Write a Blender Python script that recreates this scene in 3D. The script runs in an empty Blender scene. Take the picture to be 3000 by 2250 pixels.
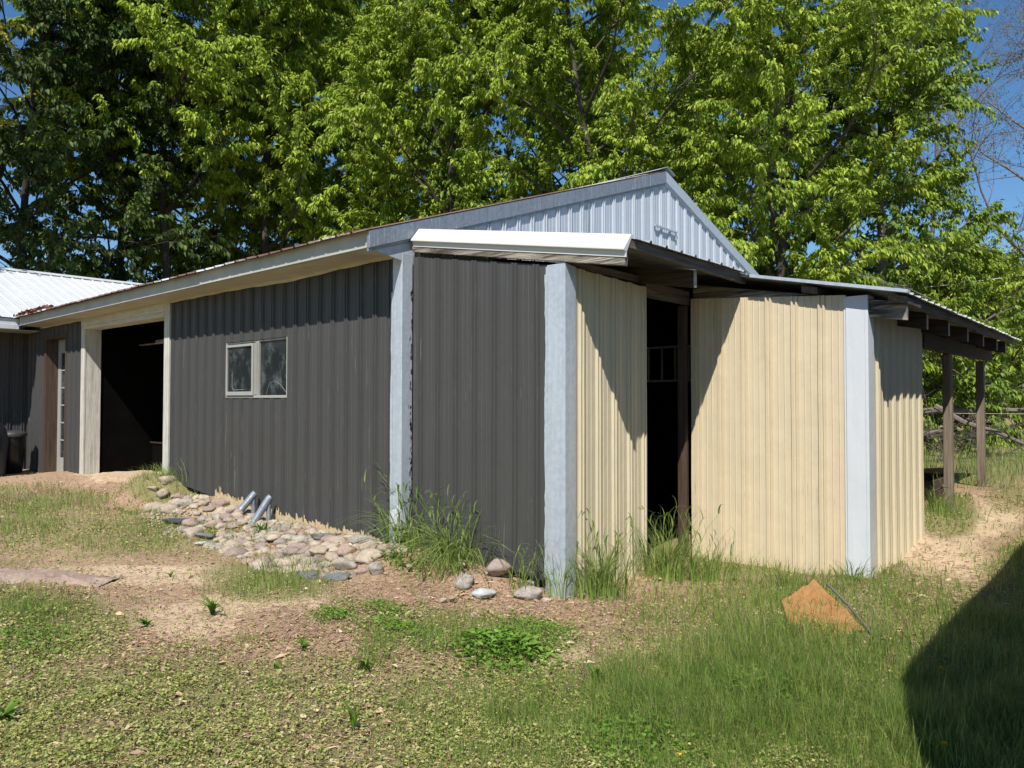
import bpy, math, random
import numpy as np
from mathutils import Vector, Matrix, noise
random.seed(7); rng = np.random.default_rng(11)
PI = math.pi
scene = bpy.context.scene
ZO = 1.55                       # world height of the lens (all measurements below are relative to the lens height)

# ------------------------------------------------------------------ camera
FP, PITCH, ROLL, YAW = 2160.3, 1.357, 0.085, 41.722
CU, CV = 5.198, -4.344
_y, _p, _r = map(math.radians, (YAW, PITCH, ROLL))
FW = Vector((-math.sin(_y)*math.cos(_p), math.cos(_y)*math.cos(_p), math.sin(_p)))
RT0 = Vector((math.cos(_y), math.sin(_y), 0)); UP0 = RT0.cross(FW)
RT = RT0*math.cos(_r) + UP0*math.sin(_r); UP = UP0*math.cos(_r) - RT0*math.sin(_r)
cam = bpy.data.cameras.new('camera'); cob = bpy.data.objects.new('camera', cam)
scene.collection.objects.link(cob); scene.camera = cob
cam.sensor_width = 36; cam.lens = 36*FP/3000; cam.clip_start = .05; cam.clip_end = 2000
m = Matrix((RT, UP, -FW)).transposed().to_4x4(); m.translation = Vector((CU, CV, ZO)); cob.matrix_world = m
scene.render.resolution_x, scene.render.resolution_y = 1024, 768

# ------------------------------------------------------------------ world, sun, exposure
SUN = Vector((.40, -.714, 1.0)).normalized()          # towards the sun
EL = math.asin(SUN.z)
w = bpy.data.worlds.new('World'); scene.world = w; w.use_nodes = True
nt = w.node_tree; nt.nodes.clear()
sky = nt.nodes.new('ShaderNodeTexSky'); sky.sky_type = 'NISHITA'; sky.sun_disc = False
sky.sun_elevation = EL; sky.sun_rotation = math.atan2(SUN.x, SUN.y)
sky.air_density = 1.0; sky.dust_density = .0; sky.ozone_density = 3.2; sky.altitude = 200
bg = nt.nodes.new('ShaderNodeBackground'); bg.inputs[1].default_value = .095
wo = nt.nodes.new('ShaderNodeOutputWorld')
hs = nt.nodes.new('ShaderNodeHueSaturation'); hs.inputs['Saturation'].default_value = 1.2
nt.links.new(sky.outputs[0], hs.inputs['Color']); nt.links.new(hs.outputs[0], bg.inputs[0]); nt.links.new(bg.outputs[0], wo.inputs[0])
sl = bpy.data.lights.new('sun', 'SUN'); sl.energy = 5.0; sl.angle = math.radians(.5); sl.color = (1, .955, .88)
so = bpy.data.objects.new('sun', sl); scene.collection.objects.link(so)
so.rotation_euler = SUN.to_track_quat('Z', 'Y').to_euler()
scene.view_settings.view_transform = 'Standard'; scene.view_settings.look = 'None'
scene.view_settings.exposure = 0.38; scene.view_settings.gamma = 1
scene.render.engine = 'CYCLES'
scene.cycles.max_bounces = 6; scene.cycles.transparent_max_bounces = 8

# ------------------------------------------------------------------ materials
def newmat(name):
    mt = bpy.data.materials.new(name); mt.use_nodes = True
    n = mt.node_tree; n.nodes.clear()
    out = n.nodes.new('ShaderNodeOutputMaterial'); b = n.nodes.new('ShaderNodeBsdfPrincipled')
    n.links.new(b.outputs[0], out.inputs[0])
    return mt, n, b, out
def _in(n, sock, v):
    if hasattr(v, 'is_output') or isinstance(v, bpy.types.NodeSocket): n.links.new(v, sock)
    elif isinstance(v, (tuple, list)): sock.default_value = (*v, 1)[:4] if len(v) == 3 and sock.type == 'RGBA' else v
    else: sock.default_value = v
def coord(n, scale=(1, 1, 1), rot=(0, 0, 0)):
    t = n.nodes.new('ShaderNodeNewGeometry'); mp = n.nodes.new('ShaderNodeMapping')
    n.links.new(t.outputs['Position'], mp.inputs[0]); mp.inputs['Scale'].default_value = scale; mp.inputs['Rotation'].default_value = rot
    return mp.outputs[0]
def nz(n, vec, scale=5, detail=5, rough=.55, dist=0):
    t = n.nodes.new('ShaderNodeTexNoise'); n.links.new(vec, t.inputs['Vector'])
    t.inputs['Scale'].default_value = scale; t.inputs['Detail'].default_value = detail
    t.inputs['Roughness'].default_value = rough; t.inputs['Distortion'].default_value = dist
    return t.outputs[0]
def ramp(n, fac, stops):
    r = n.nodes.new('ShaderNodeValToRGB'); _in(n, r.inputs[0], fac); e = r.color_ramp.elements
    while len(e) > 1: e.remove(e[-1])
    for i, (p, c) in enumerate(stops):
        q = e[0] if i == 0 else e.new(p)
        q.position = p; q.color = (c, c, c, 1) if not isinstance(c, (tuple, list)) else (*c, 1)
    return r.outputs[0]
def mix(n, fac, a, b):
    x = n.nodes.new('ShaderNodeMix'); x.data_type = 'RGBA'
    _in(n, x.inputs[0], fac); _in(n, x.inputs[6], a); _in(n, x.inputs[7], b)
    return x.outputs[2]
def math_(n, op, a, b=0.0):
    x = n.nodes.new('ShaderNodeMath'); x.operation = op; x.use_clamp = False
    _in(n, x.inputs[0], a); _in(n, x.inputs[1], b); return x.outputs[0]
def bump(n, b, h, strength=.3, dist=.01):
    x = n.nodes.new('ShaderNodeBump'); x.inputs['Strength'].default_value = strength; x.inputs['Distance'].default_value = dist
    n.links.new(h, x.inputs['Height']); n.links.new(x.outputs[0], b.inputs['Normal'])

def metal(name, base, alt, rough=.45, metallic=0., streak=.5, scr=None, scr_amt=.62, fine=None, spec=.5, iso=False):
    """painted or bare sheet metal: vertical streaks, blotches, fine scratches"""
    mt, n, b, _ = newmat(name)
    s = nz(n, coord(n, (3, 3, 3) if iso else (26, 26, .9)), 1, 6, .65)
    l = nz(n, coord(n), 1.1, 4, .6)
    c = mix(n, math_(n, 'MULTIPLY', ramp(n, s, [(.3, 0), (.7, 1)]), streak), base, alt)
    c = mix(n, math_(n, 'MULTIPLY', ramp(n, l, [(.35, 0), (.75, 1)]), .45), c, alt)
    if fine:
        f = nz(n, coord(n), fine[1], 5, .75)
        c = mix(n, ramp(n, f, [(.42, 0), (.62, fine[2])]), c, fine[0])
    if scr:
        k = nz(n, coord(n, (75, 75, 2.0)), 1, 3, .6)
        g = nz(n, coord(n, (1, 1, 1)), 1.7, 2, .5)
        f = math_(n, 'MULTIPLY', ramp(n, k, [(scr_amt, 0), (scr_amt+.06, 1)]), ramp(n, g, [(.45, 0), (.6, 1)]))
        c = mix(n, f, c, scr)
    b.inputs['Base Color'].default_value = (*base, 1); n.links.new(c, b.inputs['Base Color'])
    n.links.new(ramp(n, s, [(.2, rough-.08), (.8, rough+.12)]), b.inputs['Roughness'])
    b.inputs['Metallic'].default_value = metallic; b.inputs['Specular IOR Level'].default_value = spec
    bump(n, b, nz(n, coord(n, (1, 1, .6)), 9, 4, .5), .25, .02)
    return mt
def wood(name, dark, light, axis=0, scale=1., rough=.8, contrast=(.35, .65)):
    mt, n, b, _ = newmat(name)
    sc = [34*scale]*3; sc[axis] = 1.6*scale
    g = nz(n, coord(n, tuple(sc)), 1, 8, .7, .6)
    sc2 = [120*scale]*3; sc2[axis] = 4*scale
    f = nz(n, coord(n, tuple(sc2)), 1, 4, .6)
    bl = nz(n, coord(n), 3, 4, .6)
    c = mix(n, ramp(n, g, [(contrast[0], 0), (contrast[1], 1)]), dark, light)
    c = mix(n, math_(n, 'MULTIPLY', ramp(n, f, [(.5, 0), (.7, 1)]), .5), c, tuple(x*.45 for x in dark))
    c = mix(n, math_(n, 'MULTIPLY', ramp(n, bl, [(.4, 0), (.7, 1)]), .4), c, tuple(x*.6 for x in light))
    n.links.new(c, b.inputs['Base Color']); b.inputs['Roughness'].default_value = rough
    bump(n, b, math_(n, 'ADD', g, f), .6, .006)
    return mt
def plain(name, col, rough=.6, var=.25, scale=8, metallic=0, alt=None, spec=.5, bmp=.15):
    mt, n, b, _ = newmat(name)
    f = nz(n, coord(n), scale, 6, .6)
    c = mix(n, ramp(n, f, [(.3, 0), (.7, 1)]), col, alt or tuple(x*(1-var) for x in col))
    n.links.new(c, b.inputs['Base Color']); b.inputs['Roughness'].default_value = rough; b.inputs['Metallic'].default_value = metallic
    b.inputs['Specular IOR Level'].default_value = spec
    if bmp: bump(n, b, nz(n, coord(n), scale*3, 5, .6), bmp, .01)
    return mt
def foliage(name, stops, transl=.35, rough=.55, tcol=None, spec=.25):
    """leaf material: each leaf its own tint, light coming through the blade"""
    mt, n, b, out = newmat(name)
    g = n.nodes.new('ShaderNodeNewGeometry')
    big = nz(n, coord(n), .55, 3, .5)
    v = math_(n, 'ADD', math_(n, 'MULTIPLY', g.outputs['Random Per Island'], .7), math_(n, 'MULTIPLY', big, .35))
    c = ramp(n, v, stops)
    n.links.new(c, b.inputs['Base Color']); b.inputs['Roughness'].default_value = rough
    b.inputs['Specular IOR Level'].default_value = spec
    t = n.nodes.new('ShaderNodeBsdfTranslucent'); x = n.nodes.new('ShaderNodeMixShader'); x.inputs[0].default_value = transl
    m2 = mix(n, .5, c, tcol or stops[-1][1])
    n.links.new(m2, t.inputs[0]); n.links.new(b.outputs[0], x.inputs[1]); n.links.new(t.outputs[0], x.inputs[2]); n.links.new(x.outputs[0], out.inputs[0])
    return mt

M = {}
M['charcoal'] = metal('charcoal_paint', (.064, .063, .060), (.052, .051, .049), .5, 0, .6, (.17, .165, .15), .635, spec=.35)
M['cream'] = metal('cream_paint', (.61, .515, .355), (.53, .445, .305), .45, 0, .35, (.20, .13, .085), .665, ((.48, .39, .27), 7, .25))
M['cream_side'] = metal('pale_cream_paint', (.58, .51, .355), (.45, .40, .28), .5, 0, .7, (.22, .17, .12), .68)
M['galv'] = metal('galvanised_steel', (.50, .55, .60), (.36, .40, .45), .45, .3, .8, (.25, .27, .3), .70, ((.64, .69, .75), 22, .35))
M['galv_dark'] = metal('weathered_galvanised_trim', (.26, .29, .33), (.15, .17, .20), .5, .35, .9, (.5, .54, .58), .6, ((.36, .40, .45), 26, .4))
M['gable'] = metal('chalky_galvanised_siding', (.48, .52, .57), (.35, .39, .44), .5, .15, .8, (.2, .2, .22), .74)
M['white'] = metal('white_trim_paint', (.60, .62, .65), (.50, .52, .55), .45, 0, .5, (.3, .3, .3), .76)
M['rakewhite'] = metal('white_rake_trim_paint', (.60, .595, .56), (.53, .52, .49), .45, 0, .4, None, iso=True)
M['offwhite'] = metal('dirty_white_paint', (.46, .46, .42), (.30, .30, .27), .55, 0, .7, (.2, .18, .14), .76, iso=True)
M['soffit'] = plain('cream_soffit_board', (.56, .51, .40), .7, .25, 4)
M['paintwood'] = wood('peeling_white_board', (.30, .28, .23), (.58, .56, .50), 2, 1., .75, (.3, .5))
M['paintwood_h'] = wood('peeling_white_header', (.40, .37, .30), (.60, .57, .48), 0, 1., .75, (.3, .5))
M['wood_u'] = wood('weathered_grey_wood', (.032, .026, .021), (.42, .37, .30), 0, 1.0, .85, (.44, .62))
M['wood_v'] = wood('weathered_brown_wood', (.035, .026, .02), (.20, .155, .115), 1, 1.2, .85)
M['wood_dark'] = wood('dark_rafter_wood', (.018, .013, .010), (.09, .068, .05), 0, 1.2, .9)
M['wood_post'] = wood('grey_brown_post_wood', (.10, .07, .052), (.30, .235, .18), 2, .8, .85)
M['wood_end'] = plain('pale_end_grain', (.52, .43, .32), .8, .4, 40)
M['wood_brown'] = wood('reddish_brown_jamb_wood', (.03, .018, .012), (.10, .06, .038), 2, 1., .7)
M['primer'] = plain('bare_primer_edge', (.56, .44, .26), .7, .3, 20)
M['dark_in'] = plain('interior_shade_black', (.0045, .004, .0035), .95, .5, 4, spec=.05)  # near black puts the indoor shade into the colour; box body shares it
M['dark_blk'] = plain('black_plastic', (.012, .012, .013), .35, .3, 9)
M['navy'] = plain('dark_blue_cover', (.010, .014, .028), .4, .4, 5)
M['quilt'] = plain('faded_red_cloth', (.06, .022, .016), .95, .6, 12)
M['rope'] = plain('pale_yellow_twine', (.62, .55, .25), .8, .2, 30)
M['cable'] = plain('grey_cable', (.30, .31, .30), .5, .2, 30)
M['bark'] = plain('grey_brown_bark', (.10, .082, .062), .9, .6, 14, alt=(.035, .028, .022), bmp=.6)
M['bark_dark'] = plain('dark_bark', (.035, .028, .022), .9, .6, 14, alt=(.012, .01, .008), bmp=.6)
M['bark_pale'] = plain('pale_grey_bark', (.20, .17, .14), .9, .5, 14, alt=(.09, .075, .06), bmp=.5)
M['orange'] = plain('faded_orange_tarp', (.36, .13, .035), .85, .4, 25, alt=(.30, .20, .08))
def roofmat():
    mt, n, b, _ = newmat('rusting_roof_steel')
    s = nz(n, coord(n, (1.6, .25, .25)), 1, 2, .5); f = nz(n, coord(n), 22, 6, .7)
    r = math_(n, 'ADD', s, math_(n, 'MULTIPLY', f, .35))
    c = mix(n, ramp(n, r, [(.56, 0), (.66, 1)]), (.55, .58, .60), (.15, .080, .058))
    n.links.new(c, b.inputs['Base Color']); b.inputs['Roughness'].default_value = .6
    return mt
M['roof'] = roofmat()
M['winframe'] = metal('dull_window_frame_paint', (.36, .36, .33), (.26, .26, .24), .55, 0, .5, None, iso=True)
M['capmat'] = plain('sunbleached_rusty_edge', (.50, .38, .28), .8, .4, 9, alt=(.30, .15, .09))
M['leanroof'] = metal('grey_lean_to_roof_steel', (.36, .39, .40), (.20, .22, .23), .5, .2, .5, (.20, .10, .06), .55)
M['wingroof'] = metal('white_roof_steel', (.66, .68, .70), (.50, .52, .54), .45, .1, .4, None, .6, ((.42, .44, .46), 9, .35))
M['rust'] = plain('rust_flakes_and_needles', (.26, .09, .05), .95, .5, 40, alt=(.10, .045, .03))
def glassmat():
    mt, n, b, out = newmat('grimy_window_glass')
    f = nz(n, coord(n, (1, 1, .7)), 7, 8, .7); g = nz(n, coord(n), 60, 3, .6)
    d = math_(n, 'MULTIPLY', ramp(n, f, [(.50, .10), (.78, .7)]), ramp(n, g, [(.3, .5), (.7, 1)]))
    c = mix(n, d, (.012, .017, .018), (.24, .27, .27))
    n.links.new(c, b.inputs['Base Color']); n.links.new(ramp(n, f, [(.4, .06), (.7, .5)]), b.inputs['Roughness'])
    t = n.nodes.new('ShaderNodeBsdfTransparent'); x = n.nodes.new('ShaderNodeMixShader')
    n.links.new(ramp(n, f, [(.4, .45), (.7, .1)]), x.inputs[0]); n.links.new(b.outputs[0], x.inputs[1]); n.links.new(t.outputs[0], x.inputs[2]); n.links.new(x.outputs[0], out.inputs[0])
    return mt
M['glass'] = glassmat()
def rockmat(name, a, bcol, c3):
    mt, n, b, _ = newmat(name)
    f = nz(n, coord(n), 38, 8, .75); l = nz(n, coord(n), 7, 4, .6)
    c = mix(n, ramp(n, f, [(.38, 0), (.62, 1)]), a, bcol); c = mix(n, ramp(n, l, [(.45, 0), (.7, .8)]), c, c3)
    n.links.new(c, b.inputs['Base Color']); b.inputs['Roughness'].default_value = .9
    bump(n, b, f, .7, .012); return mt
ROCK = {'tan': rockmat('tan_fieldstone', (.42, .34, .25), (.26, .21, .16), (.50, .42, .32)),
        'pink': rockmat('pink_granite', (.40, .28, .22), (.22, .16, .13), (.46, .37, .30)),
        'grey': rockmat('grey_speckled_stone', (.36, .32, .27), (.17, .15, .13), (.46, .42, .34)),
        'slate': rockmat('dark_slate', (.15, .155, .16), (.09, .092, .095), (.20, .19, .18)),
        'white': rockmat('white_stone', (.46, .48, .46), (.30, .32, .31), (.58, .60, .57)),
        'brown': rockmat('brown_boulder', (.30, .23, .19), (.20, .16, .14), (.36, .29, .25))}
G1, G2, G3 = (.10, .16, .022), (.16, .235, .03), (.24, .32, .05)
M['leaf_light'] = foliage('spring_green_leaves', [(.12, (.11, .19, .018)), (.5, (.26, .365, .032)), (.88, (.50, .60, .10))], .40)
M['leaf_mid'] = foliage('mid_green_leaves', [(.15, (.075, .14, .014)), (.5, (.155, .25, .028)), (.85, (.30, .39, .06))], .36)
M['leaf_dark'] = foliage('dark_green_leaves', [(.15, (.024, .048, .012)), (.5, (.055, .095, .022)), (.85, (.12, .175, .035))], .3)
M['leaf_yellow'] = foliage('yellow_spring_leaves', [(.15, (.22, .22, .02)), (.5, (.36, .33, .03)), (.85, (.50, .44, .05))], .35)
M['leaf_bud'] = foliage('pale_budding_leaves', [(.15, (.16, .16, .09)), (.85, (.28, .26, .15))], .3)
M['leaf_haze'] = foliage('soft_grey_green_leaves', [(.15, (.10, .13, .05)), (.85, (.20, .22, .10))], .3)
M['grass'] = foliage('grass_blades', [(.1, (.085, .165, .028)), (.4, (.17, .29, .045)), (.68, (.28, .40, .085)), (.85, (.46, .46, .18)), (.97, (.62, .54, .34))], .36)
M['tallgrass'] = foliage('broad_green_grass_blades', [(.1, (.11, .20, .045)), (.5, (.21, .33, .07)), (.85, (.36, .46, .13)), (.97, (.50, .45, .24))], .35)
M['clover'] = foliage('low_clover_leaves', [(.1, (.12, .18, .035)), (.45, (.26, .31, .075)), (.72, (.42, .43, .14)), (.95, (.60, .54, .28))], .3)
M['weed'] = foliage('weed_leaves', [(.1, (.08, .17, .02)), (.9, (.20, .34, .05))], .3)
M['litter'] = foliage('dry_litter', [(.1, (.20, .12, .07)), (.45, (.42, .28, .18)), (.8, (.62, .46, .30)), (.97, (.75, .62, .46))], .1)
M['dandelion'] = plain('yellow_petals', (.75, .52, .02), .7, .2, 60)

def groundmat():
    mt, n, b, _ = newmat('yard_soil')
    a = n.nodes.new('ShaderNodeAttribute'); a.attribute_name = 'cover'      # r: green, g: sand, b: litter
    sp = n.nodes.new('ShaderNodeSeparateColor'); n.links.new(a.outputs['Color'], sp.inputs[0])
    n1 = nz(n, coord(n), 2.3, 6, .65); n2 = nz(n, coord(n), 16, 8, .75); n3 = nz(n, coord(n), 90, 4, .7)
    soil = mix(n, ramp(n, n2, [(.3, 0), (.7, 1)]), (.30, .195, .125), (.50, .355, .235))
    sand = mix(n, ramp(n, n2, [(.3, 0), (.7, 1)]), (.50, .37, .24), (.66, .50, .34))
    litt = mix(n, ramp(n, n3, [(.35, 0), (.65, 1)]), (.25, .15, .105), (.48, .32, .22))
    green = mix(n, ramp(n, n3, [(.35, 0), (.65, 1)]), (.13, .13, .045), (.30, .27, .12))
    c = mix(n, math_(n, 'MULTIPLY', sp.outputs[2], ramp(n, n1, [(.3, .4), (.7, 1)])), soil, litt)
    def thr(ch, lo, hi):
        s = math_(n, 'ADD', ch, math_(n, 'MULTIPLY', math_(n, 'SUBTRACT', math_(n, 'ADD', n1, n2), 1.0), .9))
        return ramp(n, s, [(lo, 0), (hi, 1)])
    c = mix(n, thr(sp.outputs[1], .4, .65), c, sand)
    c = mix(n, math_(n, 'MULTIPLY', thr(sp.outputs[0], .3, .6), .85), c, green)
    n.links.new(c, b.inputs['Base Color']); b.inputs['Roughness'].default_value = .95; b.inputs['Specular IOR Level'].default_value = .15
    bump(n, b, math_(n, 'ADD', n2, math_(n, 'MULTIPLY', n3, .5)), .8, .03)
    return mt
M['ground'] = groundmat()

# ------------------------------------------------------------------ mesh helpers
def link(name, me, mat, parent=None, smooth=False):
    for q in (mat if isinstance(mat, (list, tuple)) else [mat]): me.materials.append(q)
    if smooth: me.polygons.foreach_set('use_smooth', [True]*len(me.polygons))
    o = bpy.data.objects.new(name, me); scene.collection.objects.link(o)
    if parent: o.parent = parent
    return o
def tag(o, label=None, cat=None, group=None, kind=None):
    if label: o['label'] = label
    if cat: o['category'] = cat
    if group: o['group'] = group
    if kind: o['kind'] = kind
    return o
def thing(name, label, cat, group=None, loc=(0, 0, 0)):
    o = bpy.data.objects.new(name, None); scene.collection.objects.link(o); o.location = loc; o.empty_display_size = .2
    return tag(o, label, cat, group)
def np_mesh(name, V, F, midx=None):
    """V (n,3); F (k,3) or (k,4) integer array"""
    me = bpy.data.meshes.new(name); V = np.asarray(V, np.float32); F = np.asarray(F, np.int32); k = F.shape[1]
    me.vertices.add(len(V)); me.vertices.foreach_set('co', V.ravel())
    me.loops.add(F.size); me.loops.foreach_set('vertex_index', F.ravel())
    me.polygons.add(len(F)); me.polygons.foreach_set('loop_start', np.arange(0, F.size, k, dtype=np.int32))
    me.polygons.foreach_set('loop_total', np.full(len(F), k, np.int32))
    if midx is not None: me.polygons.foreach_set('material_index', np.asarray(midx, np.int32))
    me.update(calc_edges=True); return me
class MB:
    def __init__(s): s.v = []; s.f = []
    def quad(s, *p):
        i = len(s.v); s.v += [tuple(q) for q in p]; s.f.append(tuple(range(i, i+len(p)))); return s
    def hexa(s, a):      # 8 points: bottom 0-3, top 4-7
        i = len(s.v); s.v += [tuple(q) for q in a]
        for f in ((0, 3, 2, 1), (4, 5, 6, 7), (0, 1, 5, 4), (1, 2, 6, 5), (2, 3, 7, 6), (3, 0, 4, 7)): s.f.append(tuple(i+j for j in f))
        return s
    def box(s, a, b):
        (x0, y0, z0), (x1, y1, z1) = a, b
        return s.hexa([(x0, y0, z0), (x1, y0, z0), (x1, y1, z0), (x0, y1, z0), (x0, y0, z1), (x1, y0, z1), (x1, y1, z1), (x0, y1, z1)])
    def ext(s, prof, a, b, da=(0, 0, 0), cap=True):
        """extrude closed profile (list of 3D offsets) from point a to b"""
        i = len(s.v); n = len(prof)
        for P in (a, b):
            for q in prof: s.v.append((P[0]+q[0], P[1]+q[1], P[2]+q[2]))
        for j in range(n): s.f.append((i+j, i+(j+1) % n, i+n+(j+1) % n, i+n+j))
        if cap: s.f.append(tuple(i+j for j in range(n))[::-1]); s.f.append(tuple(i+n+j for j in range(n)))
        return s
    def tube(s, pts, rad, n=8, cap=True):
        pts = [Vector(p) for p in pts]; i = len(s.v)
        if not hasattr(rad, '__len__'): rad = [rad]*len(pts)
        for k, p in enumerate(pts):
            d = (pts[min(k+1, len(pts)-1)]-pts[max(k-1, 0)]).normalized()
            u = d.orthogonal().normalized() if k == 0 else (u-d*u.dot(d)).normalized()
            v = d.cross(u)
            for j in range(n):
                a = 2*PI*j/n; s.v.append(tuple(p+(u*math.cos(a)+v*math.sin(a))*rad[k]))
        for k in range(len(pts)-1):
            for j in range(n): s.f.append((i+k*n+j, i+k*n+(j+1) % n, i+(k+1)*n+(j+1) % n, i+(k+1)*n+j))
        if cap: s.f.append(tuple(i+j for j in range(n))[::-1]); s.f.append(tuple(i+(len(pts)-1)*n+j for j in range(n)))
        return s
    def build(s, name, mat, parent=None, bev=0, smooth=False):
        me = bpy.data.meshes.new(name); me.from_pydata(s.v, [], s.f); me.update()
        o = link(name, me, mat, parent, smooth)
        if bev:
            b = o.modifiers.new('bevel', 'BEVEL'); b.width = bev; b.segments = 1; b.limit_method = 'ANGLE'
        return o
RIB = .2286
PROFR = [(0, 0), (.012, .019), (.030, .019), (.042, 0), (.098, 0), (.104, .0035), (.110, 0), (.160, 0), (.166, .0035), (.172, 0)]
PROF = [(0, 0), (.007, .021), (.018, .021), (.025, .004), (.038, .004), (.045, .021), (.056, .021), (.063, 0), (.108, 0), (.115, .0045), (.122, 0), (.164, 0), (.171, .0045), (.178, 0)]
def sheet(O, S, T, N, s0, s1, t0, t1, holes=(), phase=0., prof=PROF, per=RIB, step=.3, dent=.0025, screws=(), seed=0):
    """ribbed steel sheet: point = O + S*s + T*t + N*h(s); holes are (s0, s1, t0, t1)"""
    O, S, T, N = map(Vector, (O, S, T, N)); f0 = t0 if callable(t0) else (lambda s: t0); f1 = t1 if callable(t1) else (lambda s: t1)
    bp = {s0, s1}
    k = math.floor((s0-phase)/per)-1
    hp = []
    while phase+k*per < s1:
        for a, h in prof:
            q = phase+k*per+a; hp.append((q, h))
            if s0 < q < s1: bp.add(q)
        k += 1
    for h in holes:
        for q in h[:2]:
            if s0 < q < s1: bp.add(q)
    bp = sorted(bp); hx = np.array([a for a, _ in hp]); hy = np.array([b for _, b in hp])
    mb = MB()
    def P(s, t):
        h = float(np.interp(s, hx, hy)) + dent*noise.noise(Vector((s*2.1+seed, t*1.7, seed*3.1))) + dent*.6*noise.noise(Vector((s*9+seed, t*6, 1.3)))
        return O+S*s+T*t+N*h
    for a, b in zip(bp[:-1], bp[1:]):
        if b-a < 1e-5: continue
        mid = (a+b)/2; iv = [(0., 1., None)]
        cuts = [(h[2], h[3]) for h in holes if h[0] < mid < h[1]]
        segs = []
        lo_a, lo_b, hi_a, hi_b = f0(a), f0(b), f1(a), f1(b)
        cur = (lo_a, lo_b)
        for c0, c1 in sorted(cuts):
            if c0 > min(cur): segs.append((cur, (c0, c0)))
            cur = (c1, c1)
        if cur[0] < hi_a: segs.append((cur, (hi_a, hi_b)))
        for (ra, rb), (qa, qb) in segs:
            nn = max(1, int(math.ceil((qa-ra)/step)))
            for j in range(nn):
                x0, x1 = j/nn, (j+1)/nn
                mb.quad(P(a, ra+(qa-ra)*x0), P(b, rb+(qb-rb)*x0), P(b, rb+(qb-rb)*x1), P(a, ra+(qa-ra)*x1))
    for t in screws:                       # hex screw heads beside the ribs
        k = math.ceil((s0-phase)/per)
        while phase+k*per+.06 < s1:
            s = phase+k*per+.057; k += 1; tt = t+random.uniform(-.012, .012)
            if any(h[0]-.02 < s < h[1]+.02 and h[2]-.02 < tt < h[3]+.02 for h in holes): continue
            if not f0(s)+.05 < tt < f1(s)-.03 or random.random() < .12: continue
            c = O+S*s+T*tt+N*.001; r = .0078
            ring = [c+S*r*math.cos(j*PI/3)+T*r*math.sin(j*PI/3) for j in range(6)]
            i = len(mb.v); mb.v += [tuple(q) for q in ring]+[tuple(q+N*.006) for q in ring]
            for j in range(6): mb.f.append((i+j, i+(j+1) % 6, i+6+(j+1) % 6, i+6+j))
            mb.f.append(tuple(i+6+j for j in range(6)))
    return mb
X, Y, Zv = (1, 0, 0), (0, 1, 0), (0, 0, 1)
PROFC = [(0, 0), (.008, .024), (.020, .024), (.028, .006), (.040, .006), (.048, .024), (.060, .024), (.068, 0), (.110, 0), (.117, .005), (.124, 0), (.165, 0), (.172, .005), (.179, 0)]
def lin(x0, y0, x1, y1): return lambda x: y0+(y1-y0)*(x-x0)/(x1-x0)

# ------------------------------------------------------------------ ground height
GP = np.array([(-11, -.3, -1.3), (-8.1, -.1, -1.2), (-6.5, -.15, -1.10), (-5, -.1, -1.0), (-4.8, -.05, -1.02), (-3.6, -.05, -1.17), (-2.6, 0, -1.25), (-1.5, 0, -1.29),
 (-.5, 0, -1.31), (0, -.05, -1.30), (.6, 0, -1.33), (1.1, 0, -1.38), (1.5, -.05, -1.46), (1.78, 0, -1.47), (1.9, .7, -1.50), (1.9, 1.6, -1.48), (2.6, 1.95, -1.45),
 (3.37, 1.95, -1.43), (3.5, 2.5, -1.42), (3.42, 3.9, -1.34), (3.4, 5.2, -1.2), (3.4, 7, -1.12), (3.5, 9, -1.12), (-4.2, -.5, -1.4), (-3, -.75, -1.44), (-2, -.9, -1.46), (-.8, -1, -1.48),
 (0, -.8, -1.47), (.7, -.4, -1.46), (1.4, -.35, -1.5), (-5.4, -1.8, -1.42), (-5.3, -.7, -1.30), (-6.5, -.8, -1.3), (-8, -2, -1.4), (-10, -2.5, -1.38), (-3, -2.4, -1.5), (0, -2, -1.52), (1.4, -3.4, -1.56), (3, -1.9, -1.55),
 (5.2, -4.3, -1.6), (4.7, -.4, -1.53), (5, 3, -1.45), (5, 7, -1.25), (4.1, 5, -1.3), (2, -6, -1.6), (-5, -6, -1.5), (0, 5, -1.4), (-5, 4, -1.3), (-10, 5, -1.3), (2.5, 4, -1.4),
 (0, 14, -1.3), (6, 14, -1.2), (-12, -6, -1.4), (9, -3, -1.5), (4, 11, -1.2)])
def gz(x, y, rough=True):
    x = np.atleast_1d(np.asarray(x, float)); y = np.atleast_1d(np.asarray(y, float))
    out = np.empty(x.shape)
    for i in range(0, len(x), 20000):
        a = x[i:i+20000, None]; b = y[i:i+20000, None]
        wt = 1/((a-GP[:, 0])**2+(b-GP[:, 1])**2+.02)**1.7
        out[i:i+20000] = (wt*GP[:, 2]).sum(1)/wt.sum(1)
    d = np.hypot(x-2, y-3); k = np.clip((d-14)/20, 0, 1); out = out*(1-k)+(-1.35)*k
    if rough:
        out += .018*np.sin(x*2.3+np.sin(y*1.9)*1.5)*np.sin(y*2.7+x*.8) + .008*np.sin(x*7.1+y*3.3)*np.sin(y*8.3-x*2.2)
    return out
def g1(x, y): return float(gz(x, y)[0])
def at(px, py, it=6):
    """point of the ground under a pixel of the photograph"""
    d = FW + RT*((px-1500)/FP) - UP*((py-1125)/FP); z = -1.45
    for _ in range(it):
        t = z/d.z; x, y = CU+d.x*t, CV+d.y*t; z = .5*z+.5*g1(x, y)
    return Vector((x, y, g1(x, y)))
FWn, RTn, UPn = (np.array(v) for v in (FW, RT, UP))
def topx(P):
    d = P-np.array([CU, CV, 0]); k = d@FWn; k = np.where(k > .3, k, np.nan)
    return 1500+FP*(d@RTn)/k, 1125-FP*(d@UPn)/k
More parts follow.
